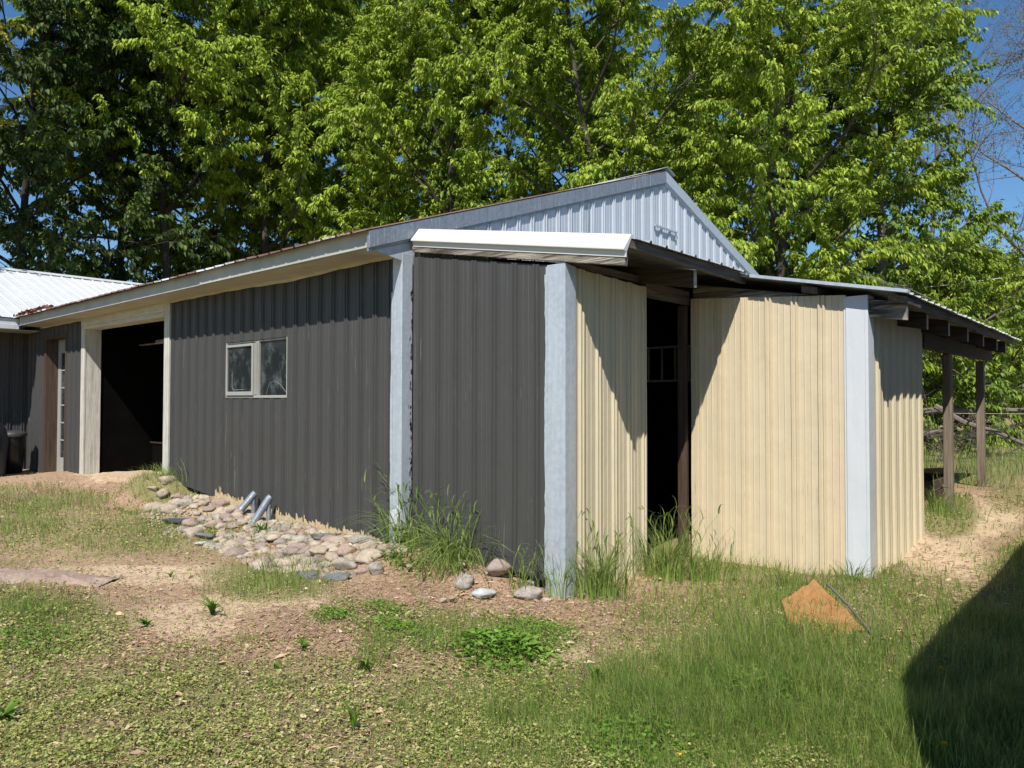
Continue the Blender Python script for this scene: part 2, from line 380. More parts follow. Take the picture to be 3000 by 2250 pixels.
# cover map (blob centres and radii in photo pixels, turned into weights on the ground)
GREEN = [(2350, 1960, 560, 260, 1.), (2650, 1800, 260, 140, 1.), (2850, 2050, 500, 330, 1.), (3300, 1900, 500, 400, 1.), (2000, 2100, 330, 260, .8), (1650, 2150, 420, 170, .55), (2000, 1850, 230, 90, .45), (420, 1560, 460, 62, .62),
         (120, 1545, 300, 60, .6), (100, 1470, 260, 50, .75), (790, 1700, 190, 62, .95), (1250, 1660, 120, 60, .4), (480, 1430, 120, 42, 1.), (90, 1780, 200, 70, .5), (1320, 1870, 170, 60, .55), (1500, 1900, 150, 60, .6), (1100, 1900, 60, 70, .5),
         (2300, 1640, 330, 60, .9), (2780, 1510, 90, 70, 1.), (2750, 1330, 500, 100, .9), (2950, 1460, 80, 50, .7), (3050, 1620, 120, 60, .9), (2960, 1350, 350, 60, .9), (1950, 1600, 90, 80, .8)]
MOSS = [(500, 2130, 900, 200, 1.), (100, 1850, 260, 120, 1.), (1400, 2120, 700, 200, .8), (900, 2000, 500, 110, .6), (1320, 1850, 260, 70, .8), (1540, 1870, 160, 55, 1.), (300, 1580, 500, 70, .5), (2100, 2180, 800, 160, .7), (-600, 1900, 800, 500, .8), (1000, 1780, 60, 40, .6)]
SAND = [(350, 1685, 420, 34, .8), (1000, 1650, 150, 20, .3), (560, 1820, 190, 60, .8), (780, 1760, 260, 35, .7), (1640, 1915, 90, 35, 1.), (2760, 1640, 130, 120, 1.), (2900, 1520, 100, 60, .9), (2700, 1560, 90, 90, .8), (2880, 1470, 90, 40, .5), (620, 1690, 120, 40, .7), (480, 1380, 260, 45, .9), (600, 1500, 60, 20, .5)]
LITT = [(1000, 1850, 420, 110, 1.), (1250, 1760, 400, 60, 1.), (1700, 1790, 330, 70, 1.), (1950, 1800, 230, 80, .9), (2800, 1720, 160, 60, .7), (2950, 1450, 120, 50, 1.), (500, 1900, 500, 50, .7), (1200, 1620, 300, 60, .6), (200, 1720, 300, 50, .5), (200, 1450, 260, 45, .8), (2650, 1590, 80, 120, .6)]
def blobs(L, px, py):
    s = np.zeros(px.shape)
    for a, b, rx, ry, wgt in L:
        s = np.maximum(s, wgt*np.exp(-(((px-a)/rx)**2+((py-b)/ry)**2)**1.6*.7))
    return np.nan_to_num(s)
def cover(x, y, z):
    px, py = topx(np.stack([x, y, z], 1))
    g, mo, sa, li = (blobs(L, px, py) for L in (GREEN, MOSS, SAND, LITT))
    out = np.isnan(px) | (px < -900) | (px > 3900) | (py > 2900)
    far = np.hypot(x-CU, y-CV) > 30
    g = np.where(out, .7, g); mo = np.where(out, .6, mo)
    g = np.where(far, .35, g); mo = np.where(far, .6, mo); sa = np.where(far, .35, sa)
    return g, mo, sa, li
# ground sheet
def axis_pts(a, b, fine, far):
    c = list(np.arange(a, b, fine)); s = fine
    lo, hi = [a], [b]
    while hi[-1] < far: s *= 1.25; hi.append(hi[-1]+s)
    s = fine
    while lo[-1] > -far: s *= 1.25; lo.append(lo[-1]-s)
    return np.array(lo[1:][::-1]+c+hi)
gx = axis_pts(-8, 6.5, .055, 400); gy = axis_pts(-4.5, 8.5, .055, 400)
XX, YY = np.meshgrid(gx, gy, indexing='ij'); xf, yf = XX.ravel(), YY.ravel(); zf = gz(xf, yf)
near = (np.abs(xf) < 9) & (np.abs(yf) < 10)
zf = zf + np.where(near, rng.normal(0, .0035, zf.shape), 0)
nx, ny = len(gx), len(gy)
ii = (np.arange(nx-1)[:, None]*ny+np.arange(ny-1)[None, :]).ravel()
me = np_mesh('ground', np.stack([xf, yf, zf], 1), np.stack([ii, ii+ny, ii+ny+1, ii+1], 1))
g, mo, sa, li = cover(xf, yf, zf)
ca = me.color_attributes.new('cover', 'FLOAT_COLOR', 'POINT')
ca.data.foreach_set('color', np.stack([np.clip(np.maximum(g*.9, mo), 0, 1), sa, li, np.ones_like(g)], 1).astype(np.float32).ravel())
tag(link('ground', me, M['ground'], smooth=True), kind='structure')

# ------------------------------------------------------------------ main shed
shed = thing('metal_shed', 'long low metal shed with charcoal ribbed walls, pale gable and a weathered lean-to', 'shed')
zsoil = lambda u: float(np.interp(u, [-11, -8.8, -8.1, -4.8, -3.6, -2.5, -1.5, -.3, 0, .6, 1.1, 1.3, 1.6], [-1.35, -1.3, -1.25, -1.06, -1.17, -1.29, -1.33, -1.36, -1.36, -1.36, -1.42, -1.36, -1.385]))
PH = -.437
NV = (0, -1, 0)
WIN = (-3.31, -1.945, .035, .70)
w1 = sheet((0, 0, 0), X, Zv, NV, -4.82, -.10, zsoil, 1.35, [WIN], PH, screws=(.76, .60, .02, -.42, -.06, -.95), seed=1)
w1.build('wall', M['charcoal'], shed)
DOOR = (-9.93, -8.88, -1.4, 1.14)
sheet((0, 0, 0), X, Zv, NV, -10.95, -8.12, zsoil, 1.35, [DOOR], PH, screws=(.6, 0, -.6), seed=2).build('wall', M['charcoal'], shed)
# ragged unpainted edge along the foot of the wall
mb = MB(); u = -3.5
while u < -.3:
    du = random.uniform(.012, .03); zt = zsoil(u)+.075+random.uniform(0, .05)*(1 if random.random() < .75 else 1.8)-.02*(u > -1.2)
    zt = max(zt, g1(u, -.03)+.02+random.uniform(0, .045))
    mb.quad((u, -.0235, zsoil(u)-.02), (u+du, -.0235, zsoil(u)-.02), (u+du, -.0235, zt-random.uniform(0, .02)), (u, -.0235, zt)); u += du
mb.build('unpainted_edge', M['primer'], shed)
# corner trim at the gable corner
def angle_trim(name, mat, c, la, lb, z0, z1, par, lip=.012, zt2=None):
    """L-shaped corner flashing; la runs to -u on the v face, lb runs to +v on the u face"""
    u, v = c; mb = MB()
    mb.hexa([(u-la, v-.022, z0), (u, v-.022, z0), (u, v+.004, z0), (u-la, v+.004, z0), (u-la, v-.022, z1), (u, v-.022, z1), (u, v+.004, z1), (u-la, v+.004, z1)])
    mb.hexa([(u-.02, v-.0245, z0-.02), (u+.006, v-.0245, z0-.02), (u+.006, v+lb, z0-.02), (u-.02, v+lb, z0-.02), (u-.02, v-.0245, z1), (u+.006, v-.0245, z1), (u+.006, v+lb, zt2 or z1), (u-.02, v+lb, zt2 or z1)])
    mb.box((u-la-.02, v-.012, z0), (u-la+.004, v+.002, z1-.01))
    return mb.build(name, mat, par, .003)
angle_trim('corner_trim', M['galv'], (0, .0), .125, .10, -1.42, 1.352, shed)
def ragged(name, mat, u0, u1, v, z0, z1, wd, par):
    mb = MB(); z = z0; wv = wd
    while z < z1:
        dz = random.uniform(.02, .07); wn = max(.001, min(wd, wv+random.gauss(0, wd*.3)))
        mb.quad((u0-wv, v, z), (u1, v, z), (u1, v, z+dz), (u0-wn, v, z+dz)); z += dz; wv = wn
    return mb.build(name, mat, par)
ragged('bare_edge', M['galv'], -.144, -.12, -.0245, -1.3, 1.0, .012, shed)
ps = MB()
for k in range(70):
    z = random.uniform(-1.15, 1.05); v = .093-abs(random.gauss(0, .012)); h = random.uniform(.004, .05); wv = random.uniform(.002, .009)
    ps.quad((.0085, v-wv, z), (.0085, v+wv*.5, z-.006), (.0085, v+wv, z+h), (.0085, v-wv*.6, z+h*.8))
ps.build('paint_smears', M['charcoal'], shed)
MB().quad((-.126, -.0262, -1.4), (.008, -.0262, -1.4), (.008, -.0262, -.92), (-.126, -.0262, -1.0)).quad((.0078, -.0262, -1.4), (.0078, .10, -1.4), (.0078, .10, -1.08), (.0078, -.0262, -.92)).build('painted_foot', M['white'], shed)
# gable end
zl = lambda v: 1.33+.336*(v+.42); APV = 4.65
rake = lambda v: (1.33+.336*(v+.42)) if v < APV else 1.33+.336*(2*APV-v+.42)
sheet((0, 0, 0), Y, Zv, X, .12, 9.3, .95, lambda v: rake(v)+.05, phase=.17, screws=(1.75, 2.3), seed=3).build('gable_siding', M['gable'], shed)
MB().box((-.02, -.40, 1.335), (.0, .12, 1.36)).hexa([(-.012, -.40, 1.335), (.004, -.40, 1.335), (.004, .12, 1.26), (-.012, .12, 1.26), (-.012, -.40, 1.36), (.004, -.40, 1.36), (.004, .12, 1.54), (-.012, .12, 1.54)]).build('eave_return', M['gable'], shed)
sheet((0, 0, 0), Y, Zv, X, .12, 9.3, -1.5, .95, phase=.17, seed=4).build('wall', M['charcoal'], shed)
sheet((0, 9.3, 0), X, Zv, (0, 1, 0), -16, 0, -1.5, 1.35, seed=5).build('wall', M['charcoal'], shed)
MB().box((.022, 2.83, 1.5), (.026, 2.845, 2.46)).build('sheet_lap', M['galv_dark'], shed)
br = MB().box((.022, 4.35, 2.38), (.05, 4.94, 2.40)).box((.022, 4.925, 2.28), (.035, 4.94, 2.38)).box((.022, 4.35, 2.40), (.035, 4.362, 2.45))
br.build('bracket', M['galv'], shed)
def rake_trim(v0, v1):
    mb = MB(); n = 2; seam = (v0*.16+v1*.84) if v1 == APV else (v0*.86+v1*.14)
    cuts = [v0, seam, v1] if v1 == APV else [v0, seam, v1]
    for k, (a, b) in enumerate(zip(cuts[:-1], cuts[1:])):
        o = .006*(k if v1 == APV else 1-k)
        za, zb = rake(a), rake(b)
        mb.hexa([(.004, a, za), (.040+o, a, za), (.040+o, b, zb), (.004, b, zb), (.004, a, za+.155), (.040+o, a, za+.155), (.040+o, b, zb+.155), (.004, b, zb+.155)])
        mb.hexa([(.002, a, za-.028), (.022, a, za-.028), (.022, b, zb-.028), (.002, b, zb-.028), (.002, a, za+.01), (.022, a, za+.01), (.022, b, zb+.01), (.002, b, zb+.01)])
    return mb.build('rake_trim', M['galv_dark'] if v0 < 0 else M['galv'], shed, .003)
rake_trim(-.42, APV); rake_trim(APV, 9.7)
MB().hexa([(-.9, -.45, 1.482), (.045, -.45, 1.482), (.045, 4.62, 3.188), (-.9, 4.62, 3.188), (-.9, -.45, 1.487), (.045, -.45, 1.487), (.045, 4.62, 3.193), (-.9, 4.62, 3.193)]).build('rake_cap', M['capmat'], shed)
# roof planes
sn, cs = math.sin(math.atan(.336)), math.cos(math.atan(.336))
sheet((0, -.465, 1.478), X, (0, cs, sn), (0, -sn, cs), -16, -.02, 0, 5.36, phase=.05, step=2.8, dent=.006, prof=PROFR, seed=6).build('roof', M['roof'], shed)
sheet((0, 9.765, 1.478), X, (0, -cs, sn), (0, sn, cs), -16, .03, 0, 5.36, phase=.05, step=2.8, dent=.004, prof=PROFR, seed=7).build('roof', M['roof'], shed)
MB().hexa([(-16, 4.45, 3.17), (.06, 4.45, 3.17), (.06, 4.66, 3.25), (-16, 4.66, 3.25), (-16, 4.45, 3.175), (.06, 4.45, 3.175), (.06, 4.66, 3.256), (-16, 4.66, 3.256)]).hexa(
    [(-16, 4.66, 3.25), (.06, 4.66, 3.25), (.06, 4.87, 3.17), (-16, 4.87, 3.17), (-16, 4.66, 3.256), (.06, 4.66, 3.256), (.06, 4.87, 3.175), (-16, 4.87, 3.175)]).build('ridge_cap', M['galv'], shed)
# fascia in three lengths, soffit, frieze
for a, b, d in ((-10.2, -5.57, .004), (-5.57, -3.2, 0), (-3.2, -.02, -.012)):
    f = MB(); f.box((a+.003, -.375+d, 1.352), (b, -.345+d, 1.50)); f.box((a+.003, -.384+d, 1.343), (b, -.35+d, 1.356))
    f.build('fascia', M['offwhite'], shed, .003)
so_ = MB(); n = 40
for k in range(n):
    a, b = -10.2+10.19*k/n, -10.2+10.19*(k+1)/n
    sag = lambda u: .028*math.exp(-((u+1.9)/.75)**2)+.004*math.sin(u*3)
    so_.quad((a, -.35, 1.347), (b, -.35, 1.347), (b, -.02, 1.345-sag(b)), (a, -.02, 1.345-sag(a)))
so_.build('soffit', M['soffit'], shed)
fr = MB(); n = 60
for k in range(n):
    a, b = -10.2+10.08*k/n, -10.2+10.08*(k+1)/n
    zb = lambda u: 1.315-.028*math.exp(-((u+1.9)/.75)**2)+.004*math.sin(u*11)
    fr.hexa([(a, -.033, zb(a)), (b, -.033, zb(b)), (b, -.0235, zb(b)), (a, -.0235, zb(a)), (a, -.033, 1.36), (b, -.033, 1.36), (b, -.0235, 1.36), (a, -.0235, 1.36)])
fr.build('frieze_board', M['soffit'], shed)
# needles and rust washed to the left end of the eave
lm = MB()
for k in range(500):
    u = random.triangular(-10.3, -8.6, -9.9); t = random.uniform(0, .5)*(1-abs(u+9.8)/1.6)
    c = Vector((u, -.46+max(t, 0), 1.492+.336*max(t, 0)+random.uniform(0, .05))); a = Vector((random.gauss(0, 1), random.gauss(0, 1), random.gauss(0, .4))).normalized()*random.uniform(.015, .04); b = a.orthogonal().normalized()*random.uniform(.01, .03)
    lm.quad(c-a-b, c+a-b, c+a+b, c-a+b)
lm.build('leaf_debris', M['rust'], shed)
# window
win = MB(); a, b, z0, z1 = WIN
win.box((a, .0, z0), (a+.025, .07, z1)).box((b-.012, -.004, z0), (b, .07, z1)).box((a+.025, -.012, z0), (b-.012, .07, z0+.03)).box((a+.025, .01, z1-.02), (b-.012, .07, z1)).box((-2.60, .0, z0+.03), (-2.555, .07, z1-.02))
wf = win.build('window', M['winframe'], shed, .003)
sa_ = MB(); a0, a1 = -3.265, -2.625
sa_.box((a0+.01, -.03, z0+.03), (a0+.035, .005, z1-.035)).box((a1-.03, -.03, z0+.03), (a1, .005, z1-.035)).box((a0+.035, -.03, z0+.03), (a1-.03, .005, z0+.075)).box((a0+.035, -.03, z1-.065), (a1-.03, .005, z1-.035))
for q in (-2.612, -2.592, -2.572): sa_.box((q, -.018, z0+.036), (q+.007, -.0, z1-.031))
sa_.build('sash', M['winframe'], wf, .003)
MB().box((a0+.03, -.012, z0+.07), (a1-.03, -.008, z1-.06)).build('pane', M['glass'], wf)
MB().box((-2.555, .03, z0+.03), (b-.012, .034, z1-.02)).build('pane', M['glass'], wf)
MB().tube([(-3.09, -.0325, .34), (-3.09, -.0325, .16), (-3.05, -.0325, .13), (-2.8, -.0325, .135)], .0025, 4).build('pull_wire', M['cable'], wf)
cr = MB(); cr.tube([(-2.42, .028, .08), (-2.36, .028, .2), (-2.25, .028, .225), (-2.14, .028, .19), (-1.98, .028, .08)], .002, 4)
cr.build('pull_wire', M['cable'], wf)
# garage opening: jambs, header, bay behind lined near black for its shade
MB().box((-8.13, -.03, -1.30), (-7.985, .0, 1.215)).box((-8.02, .0, -1.30), (-7.99, .23, 1.215)).build('door_jamb', M['paintwood'], shed, .003)
MB().box((-4.965, -.03, -1.2), (-4.825, .0, 1.352)).box((-4.985, -.028, -1.2), (-4.966, .2, 1.14)).build('door_jamb', M['paintwood'], shed, .003)
MB().box((-8.13, -.035, 1.216), (-4.967, -.004, 1.335)).hexa([(-7.99, -.03, 1.17), (-4.985, -.03, 1.145), (-4.985, .2, 1.145), (-7.99, .2, 1.17), (-7.99, -.03, 1.214), (-4.985, -.03, 1.214), (-4.985, .2, 1.214), (-7.99, .2, 1.214)]).build('door_header', M['paintwood_h'], shed, .003)
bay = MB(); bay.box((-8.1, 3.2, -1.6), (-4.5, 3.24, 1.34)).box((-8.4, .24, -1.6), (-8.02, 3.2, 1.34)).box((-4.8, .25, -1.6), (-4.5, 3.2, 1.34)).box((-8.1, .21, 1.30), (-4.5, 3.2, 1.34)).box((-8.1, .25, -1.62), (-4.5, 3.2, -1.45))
bay.build('shade_lining', M['dark_in'], shed)
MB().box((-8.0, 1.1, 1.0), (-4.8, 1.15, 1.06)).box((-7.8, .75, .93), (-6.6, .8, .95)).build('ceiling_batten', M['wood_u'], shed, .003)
MB().box((-3.5, .3, -1.6), (-1.7, .34, 1.3)).build('shade_lining', M['dark_in'], shed)  # near-black sheet standing for the shade behind the window
# glazed side door in its deep frame
sd = MB(); sd.box((-9.99, -.03, -1.38), (-9.90, .0, 1.14)).box((-9.93, .0, -1.38), (-9.90, .22, 1.14)).box((-8.9, -.028, -1.38), (-8.86, .2, 1.16)).box((-9.9, -.028, 1.10), (-8.9, .2, 1.16))
dfo = sd.build('door_frame', M['wood_brown'], shed, .003)
dl = MB(); dl.box((-9.9, .17, -1.3), (-9.76, .21, 1.1)).box((-9.04, .17, -1.3), (-8.9, .21, 1.1)).box((-9.76, .17, .86), (-9.04, .21, 1.1)).box((-9.76, .17, -1.3), (-9.04, .21, -1.02))
for k in range(1, 6): z = -1.02+k*1.88/6; dl.box((-9.76, .175, z-.012), (-9.04, .20, z+.012))
for u in (-9.52, -9.28): dl.box((u-.012, .177, -1.02), (u+.012, .198, .86))
dlo = dl.build('glazed_door', M['winframe'], shed, .002)
MB().box((-9.76, .187, -1.02), (-9.04, .191, .86)).build('pane', M['glass'], dlo)

# ------------------------------------------------------------------ lean-to (parts of the same shed)
U1, VA, V2, U2 = 1.785, .104, 2.058, 3.374
S1 = .172; L1 = math.hypot(1, S1)
z1f = lambda u: 1.168-S1*(u-2.34)
z2f = lambda u: 1.097-.205*(u-2.46)
sheet((0, VA, 0), X, Zv, NV, .012, 1.625, zsoil, lin(0, 1.335, 1.61, 1.06), phase=.09, screws=(.95, .3, -.3, -.8), seed=8, dent=.003).build('wall', M['charcoal'], shed)
angle_trim('corner_trim', M['galv'], (U1, VA), .175, .115, -1.56, 1.055, shed, zt2=1.04)
ragged('bare_edge', M['galv'], U1-.184, U1-.165, VA-.0245, -1.35, .98, .012, shed)
sheet((U1-.012, 0, 0), Y, Zv, X, .222, 1.262, -1.62, lin(.2, 1.035, 1.26, 1.005), phase=.27, screws=(.82, .2, -.5, -1.1), seed=9).build('wall', M['cream_side'], shed)
sheet((0, V2, 0), X, Zv, NV, U1, 3.205, -1.6, lin(U1, .985, 3.2, .888), phase=1.83, screws=(.82, .2, -.35, -.6, -1.15), seed=10, dent=.006, prof=PROFC).build('wall', M['cream'], shed)
angle_trim('corner_trim', M['white'], (U2, V2), .168, .135, -1.46, .872, shed)
sheet((U2-.012, 0, 0), Y, Zv, X, 2.185, 3.87, -1.44, lin(2.18, .86, 3.87, .78), phase=2.30, screws=(.1, -.5, -1.0), seed=12).build('wall', M['cream_side'], shed)
sheet((0, 3.87, 0), X, Zv, Y, 0.03, U2-.02, -1.5, lambda s: z2f(s)-.05, seed=13).build('wall', M['cream_side'], shed)
# door post, lintel, room lined near black for its shade
MB().box((1.67, 2.0, -1.6), (1.76, 2.05, .92)).build('door_post', M['wood_brown'], shed, .004)
MB().box((1.735, 1.264, .925), (1.775, 2.05, 1.06)).box((1.72, .15, 1.04), (1.76, 1.264, 1.10)).build('door_lintel', M['wood_v'], shed, .003)
MB().box((.03, .12, -1.62), (1.76, 3.8, -1.53)).box((.03, .12, -1.53), (.06, 3.8, 1.2)).hexa([(.06, 3.78, -1.53), (3.3, 3.78, -1.53), (3.3, 3.84, -1.53), (.06, 3.84, -1.53), (.06, 3.78, 1.5), (3.3, 3.78, .82), (3.3, 3.84, .82), (.06, 3.84, 1.5)]).build('shade_lining', M['dark_in'], shed)
# roof sheets and their timber
sheet((0, 0, z1f(0)), Y, (1/L1, 0, -S1/L1), (S1/L1, 0, 1/L1), .165, 2.03, .03, 2.375*L1, phase=.101, dent=.004, prof=PROFR, seed=14, step=1).build('roof', M['leanroof'], shed)
L2 = math.hypot(1, .205)
sheet((0, 0, z2f(0)), Y, (1/L2, 0, -.205/L2), (.205/L2, 0, 1/L2), 1.93, 7.95, .03, 3.69*L2, phase=.30, dent=.010, prof=PROFR, seed=15, step=1).build('roof', M['leanroof'], shed)
wr = MB(); prof = [(0, .165, .03), (0, .135, .03), (0, .038, -.088), (0, .038, -.096), (0, .066, -.108), (0, .066, -.145), (0, .074, -.145), (0, .074, -.108), (0, .135, .0), (0, .165, .0)]
wr.ext(prof, (.05, 0, z1f(.05)), (2.345, 0, z1f(2.345))); wr.build('rake_trim', M['rakewhite'], shed)
MB().hexa([(.03, .072, z1f(.03)-.195), (2.33, .072, z1f(2.33)-.207), (2.33, .110, z1f(2.33)-.207), (.03, .110, z1f(.03)-.195), (.03, .072, z1f(.03)-.10), (2.33, .072, z1f(2.33)-.10), (2.33, .110, z1f(2.33)-.10), (.03, .110, z1f(.03)-.10)]).build('rake_board', M['wood_u'], shed, .003)
MB().hexa([(2.305, .112, 1.098), (2.34, .112, 1.098), (2.34, 2.05, 1.070), (2.305, 2.05, 1.070), (2.305, .112, 1.163), (2.34, .112, 1.163), (2.34, 2.05, 1.158), (2.305, 2.05, 1.158)]).build('fascia', M['wood_v'], shed, .003)
def rafter(v, u0, u1, zf_, drop, h, wd=.05):
    r = MB(); sl_ = (zf_(u1)-zf_(u0))/(u1-u0); a0, a1 = zf_(u0)-drop, zf_(u1)-drop
    r.hexa([(u0, v, a0-h), (u1, v, a1-h), (u1, v+wd, a1-h), (u0, v+wd, a0-h), (u0, v, a0), (u1, v, a1), (u1, v+wd, a1), (u0, v+wd, a0)])
    o = r.build('rafter', M['wood_dark'], shed, .003)
    MB().box((u1, v+.001, a1-h+.002), (u1+.003, v+wd-.001, a1-.002)).build('rafter_end', M['wood_end'], o)
rafter(1.17, .03, 2.285, z1f, .095, .14)
for v in (2.97, 3.83, 4.73, 5.61, 6.51, 7.16): rafter(v, .03, 3.60, z2f, .07, .15)
# timber along the top of the cream wall, running out past the corner
rb = MB()
rb.hexa([(1.80, V2+.012, z2f(1.8)-.26), (3.66, V2+.012, z2f(3.66)-.205), (3.66, V2+.055, z2f(3.66)-.205), (1.80, V2+.055, z2f(1.8)-.26), (1.80, V2+.012, z2f(1.8)-.11), (3.66, V2+.012, z2f(3.66)-.062), (3.66, V2+.055, z2f(3.66)-.062), (1.80, V2+.055, z2f(1.8)-.11)])
rb.build('rake_board', M['wood_u'], shed, .004)
for u in (2.86, 3.54):
    MB().hexa([(u, V2-.065, z2f(u)-.075), (u+.13, V2-.065, z2f(u+.13)-.075), (u+.13, V2+.4, z2f(u+.13)-.075), (u, V2+.4, z2f(u)-.075), (u, V2-.065, z2f(u)-.02), (u+.13, V2-.065, z2f(u+.13)-.02), (u+.13, V2+.4, z2f(u+.13)-.02), (u, V2+.4, z2f(u)-.02)]).build('purlin', M['wood_v'], shed, .003)
MB().hexa([(2.43, 1.925, z2f(2.43)+.003), (3.70, 1.925, z2f(3.7)+.003), (3.70, 2.0, z2f(3.7)+.003), (2.43, 2.0, z2f(2.43)+.003), (2.43, 1.925, z2f(2.43)+.030), (3.70, 1.925, z2f(3.7)+.030), (3.70, 2.0, z2f(3.7)+.030), (2.43, 2.0, z2f(2.43)+.030)]).build('rake_trim', M['galv'], shed)
MB().hexa([(3.61, V2+.045, .775), (3.645, V2+.045, .775), (3.645, 5.0, .785), (3.61, 5.0, .785), (3.61, V2+.045, .848), (3.645, V2+.045, .848), (3.645, 5.0, .848), (3.61, 5.0, .848)]).hexa(
     [(3.605, 5.0, .765), (3.64, 5.0, .765), (3.64, 7.56, .785), (3.605, 7.56, .785), (3.605, 5.0, .845), (3.64, 5.0, .845), (3.64, 7.56, .845), (3.605, 7.56, .845)]).build('fascia', M['wood_v'], shed, .003)
MB().hexa([(3.30, 3.885, .54), (3.38, 3.885, .54), (3.38, 7.63, .572), (3.30, 7.63, .572), (3.30, 3.885, .70), (3.38, 3.885, .70), (3.38, 7.63, .715), (3.30, 7.63, .715)]).build('beam', M['wood_dark'], shed, .004)
for v in (5.10, 7.02):
    p = MB(); p.hexa([(3.285, v, -1.6), (3.375, v-.01, -1.6), (3.375, v+.09, -1.6), (3.285, v+.09, -1.6), (3.285, v, .545), (3.375, v, .545), (3.375, v+.09, .545), (3.285, v+.09, .545)])
    p.build('post', M['wood_post'], shed, .005)

# ladder rack inside the lean-to
t = thing('metal_rack', 'pale metal ladder rack leaning in the dark behind the narrow doorway', 'rack', loc=(.5, 3.6, -1.5))
r = MB()
for z in (.65, .24): r.box((-.0, 3.58, z), (1.3, 3.61, z+.025))
for u in (.2, .38, .565, .745, .93, 1.11): r.box((u, 3.585, .24), (u+.02, 3.605, .66))
for u in (.0, 1.25): r.box((u, 3.585, -1.53), (u+.03, 3.605, .24))
o = r.build('frame', plain('dull_grey_metal', (.45, .47, .48), .5, .2, 9), t); o.location = (-.5, -3.6, 1.5)

# box and cloth in the garage bay
t = thing('storage_box', 'dark low box just inside the open garage bay, reddish cloth on its top', 'box', loc=(-6.3, 1.2, -1.45))
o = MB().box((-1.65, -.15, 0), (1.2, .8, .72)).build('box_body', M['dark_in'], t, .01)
o = MB().box((-1.7, -.17, .721), (1.25, .85, .745)).build('box_lid', wood('dark_red_edge', (.02, .008, .006), (.06, .02, .014), 0), t, .004)
c = MB(); n = 26
def cz(i, j): return .75+.20*max(0, math.sin((i/n)*3.0))*(.4+.6*noise.noise(Vector((i*.25, j*.3, 2)))**2*2+.3)*math.sin(j/12*PI)
for i in range(n):
    for j in range(12):
        q = [(i, j), (i+1, j), (i+1, j+1), (i, j+1)]
        c.quad(*[(-.1+a*.05, -.12+b*.07, cz(a, b)) for a, b in q])
co_ = c.build('folded_cloth', M['quilt'], None, smooth=True); co_.location = (-6.3, 1.2, -1.45)
tag(co_, 'crumpled reddish cloth heaped on the dark box inside the garage bay', 'cloth')

# ------------------------------------------------------------------ wing with white roof at the far left
wing = thing('white_roofed_wing', 'dark walled farm building wing under a pale ribbed metal roof, far left', 'building', loc=(0, 0, 0))
sheet((-10.95, 0, 0), Y, Zv, X, -9, -.02, -1.6, 1.3, phase=.1, seed=20).build('wall', M['charcoal'], wing)
sheet((-10.23, 0, 1.49), Y, (-cs, 0, sn), (sn, 0, cs), -9, 4.66, 0, 4.85, phase=.0, step=3, dent=.004, prof=PROFR, seed=21).build('roof', M['wingroof'], wing)
sheet((-19.4, 0, 1.49), Y, (cs, 0, sn), (-sn, 0, cs), -9, 4.66, 0, 4.85, phase=.0, step=3, prof=PROFR, seed=22).build('roof', M['wingroof'], wing)
MB().hexa([(-14.95, -9, 3.02), (-14.62, -9, 2.99), (-14.62, 4.66, 2.99), (-14.95, 4.66, 3.02), (-14.83, -9, 3.075), (-14.62, -9, 3.005), (-14.62, 4.66, 3.005), (-14.83, 4.66, 3.075)]).build('ridge_cap', M['wingroof'], wing)
f = MB(); f.box((-10.30, -9, 1.285), (-10.26, -.36, 1.475)); f.box((-10.262, -9, 1.285), (-10.25, -.36, 1.37)); f.build('fascia', M['white'], wing, .003)
MB().box((-10.95, -9, 1.27), (-10.30, -.03, 1.284)).build('soffit', M['offwhite'], wing)
MB().box((-14.8, -8.98, -1.6), (-11, -8.9, 1.3)).box((-19.0, -8.98, -1.6), (-18.9, 4.6, 1.3)).build('wall', M['charcoal'], wing)

# bin, covered barbecue, pipes
def lathe(prof, c, n=24, sx=1, sy=1):
    mb = MB()
    for k, (r0, z0_) in enumerate(prof):
        for j in range(n): a = 2*PI*j/n; mb.v.append((c[0]+r0*sx*math.cos(a), c[1]+r0*sy*math.sin(a), c[2]+z0_))
    for k in range(len(prof)-1):
        for j in range(n): mb.f.append((k*n+j, k*n+(j+1) % n, (k+1)*n+(j+1) % n, (k+1)*n+j))
    return mb
gb = g1(-10.3, -.45)
t = thing('trash_bin', 'black plastic trash bin with a lid standing by the dark wing wall', 'bin', loc=(-10.35, -.42, gb))
lathe([(.0, 0), (.17, 0), (.19, .3), (.21, .66), (.21, .68)], (0, 0, 0)).build('bin_body', M['dark_blk'], t, smooth=True)
lathe([(.235, .66), (.24, .70), (.22, .735), (.12, .765), (0, .77)], (0, 0, 0)).build('lid', plain('worn_black_lid', (.05, .05, .052), .5, .4, 12), t, smooth=True)
t = thing('covered_barbecue', 'rounded dark blue cover over a barbecue, beside the black bin', 'barbecue cover', loc=(-9.9, -1.05, g1(-9.9, -1.05)))
lathe([(.42, 0), (.44, .35), (.46, .62), (.43, .80), (.33, .96), (.16, 1.05), (0, 1.07)], (0, 0, 0)).build('cover', M['navy'], t, smooth=True)
GAL = M['galv_dark']; PU1, PU2 = -2.45, -2.09
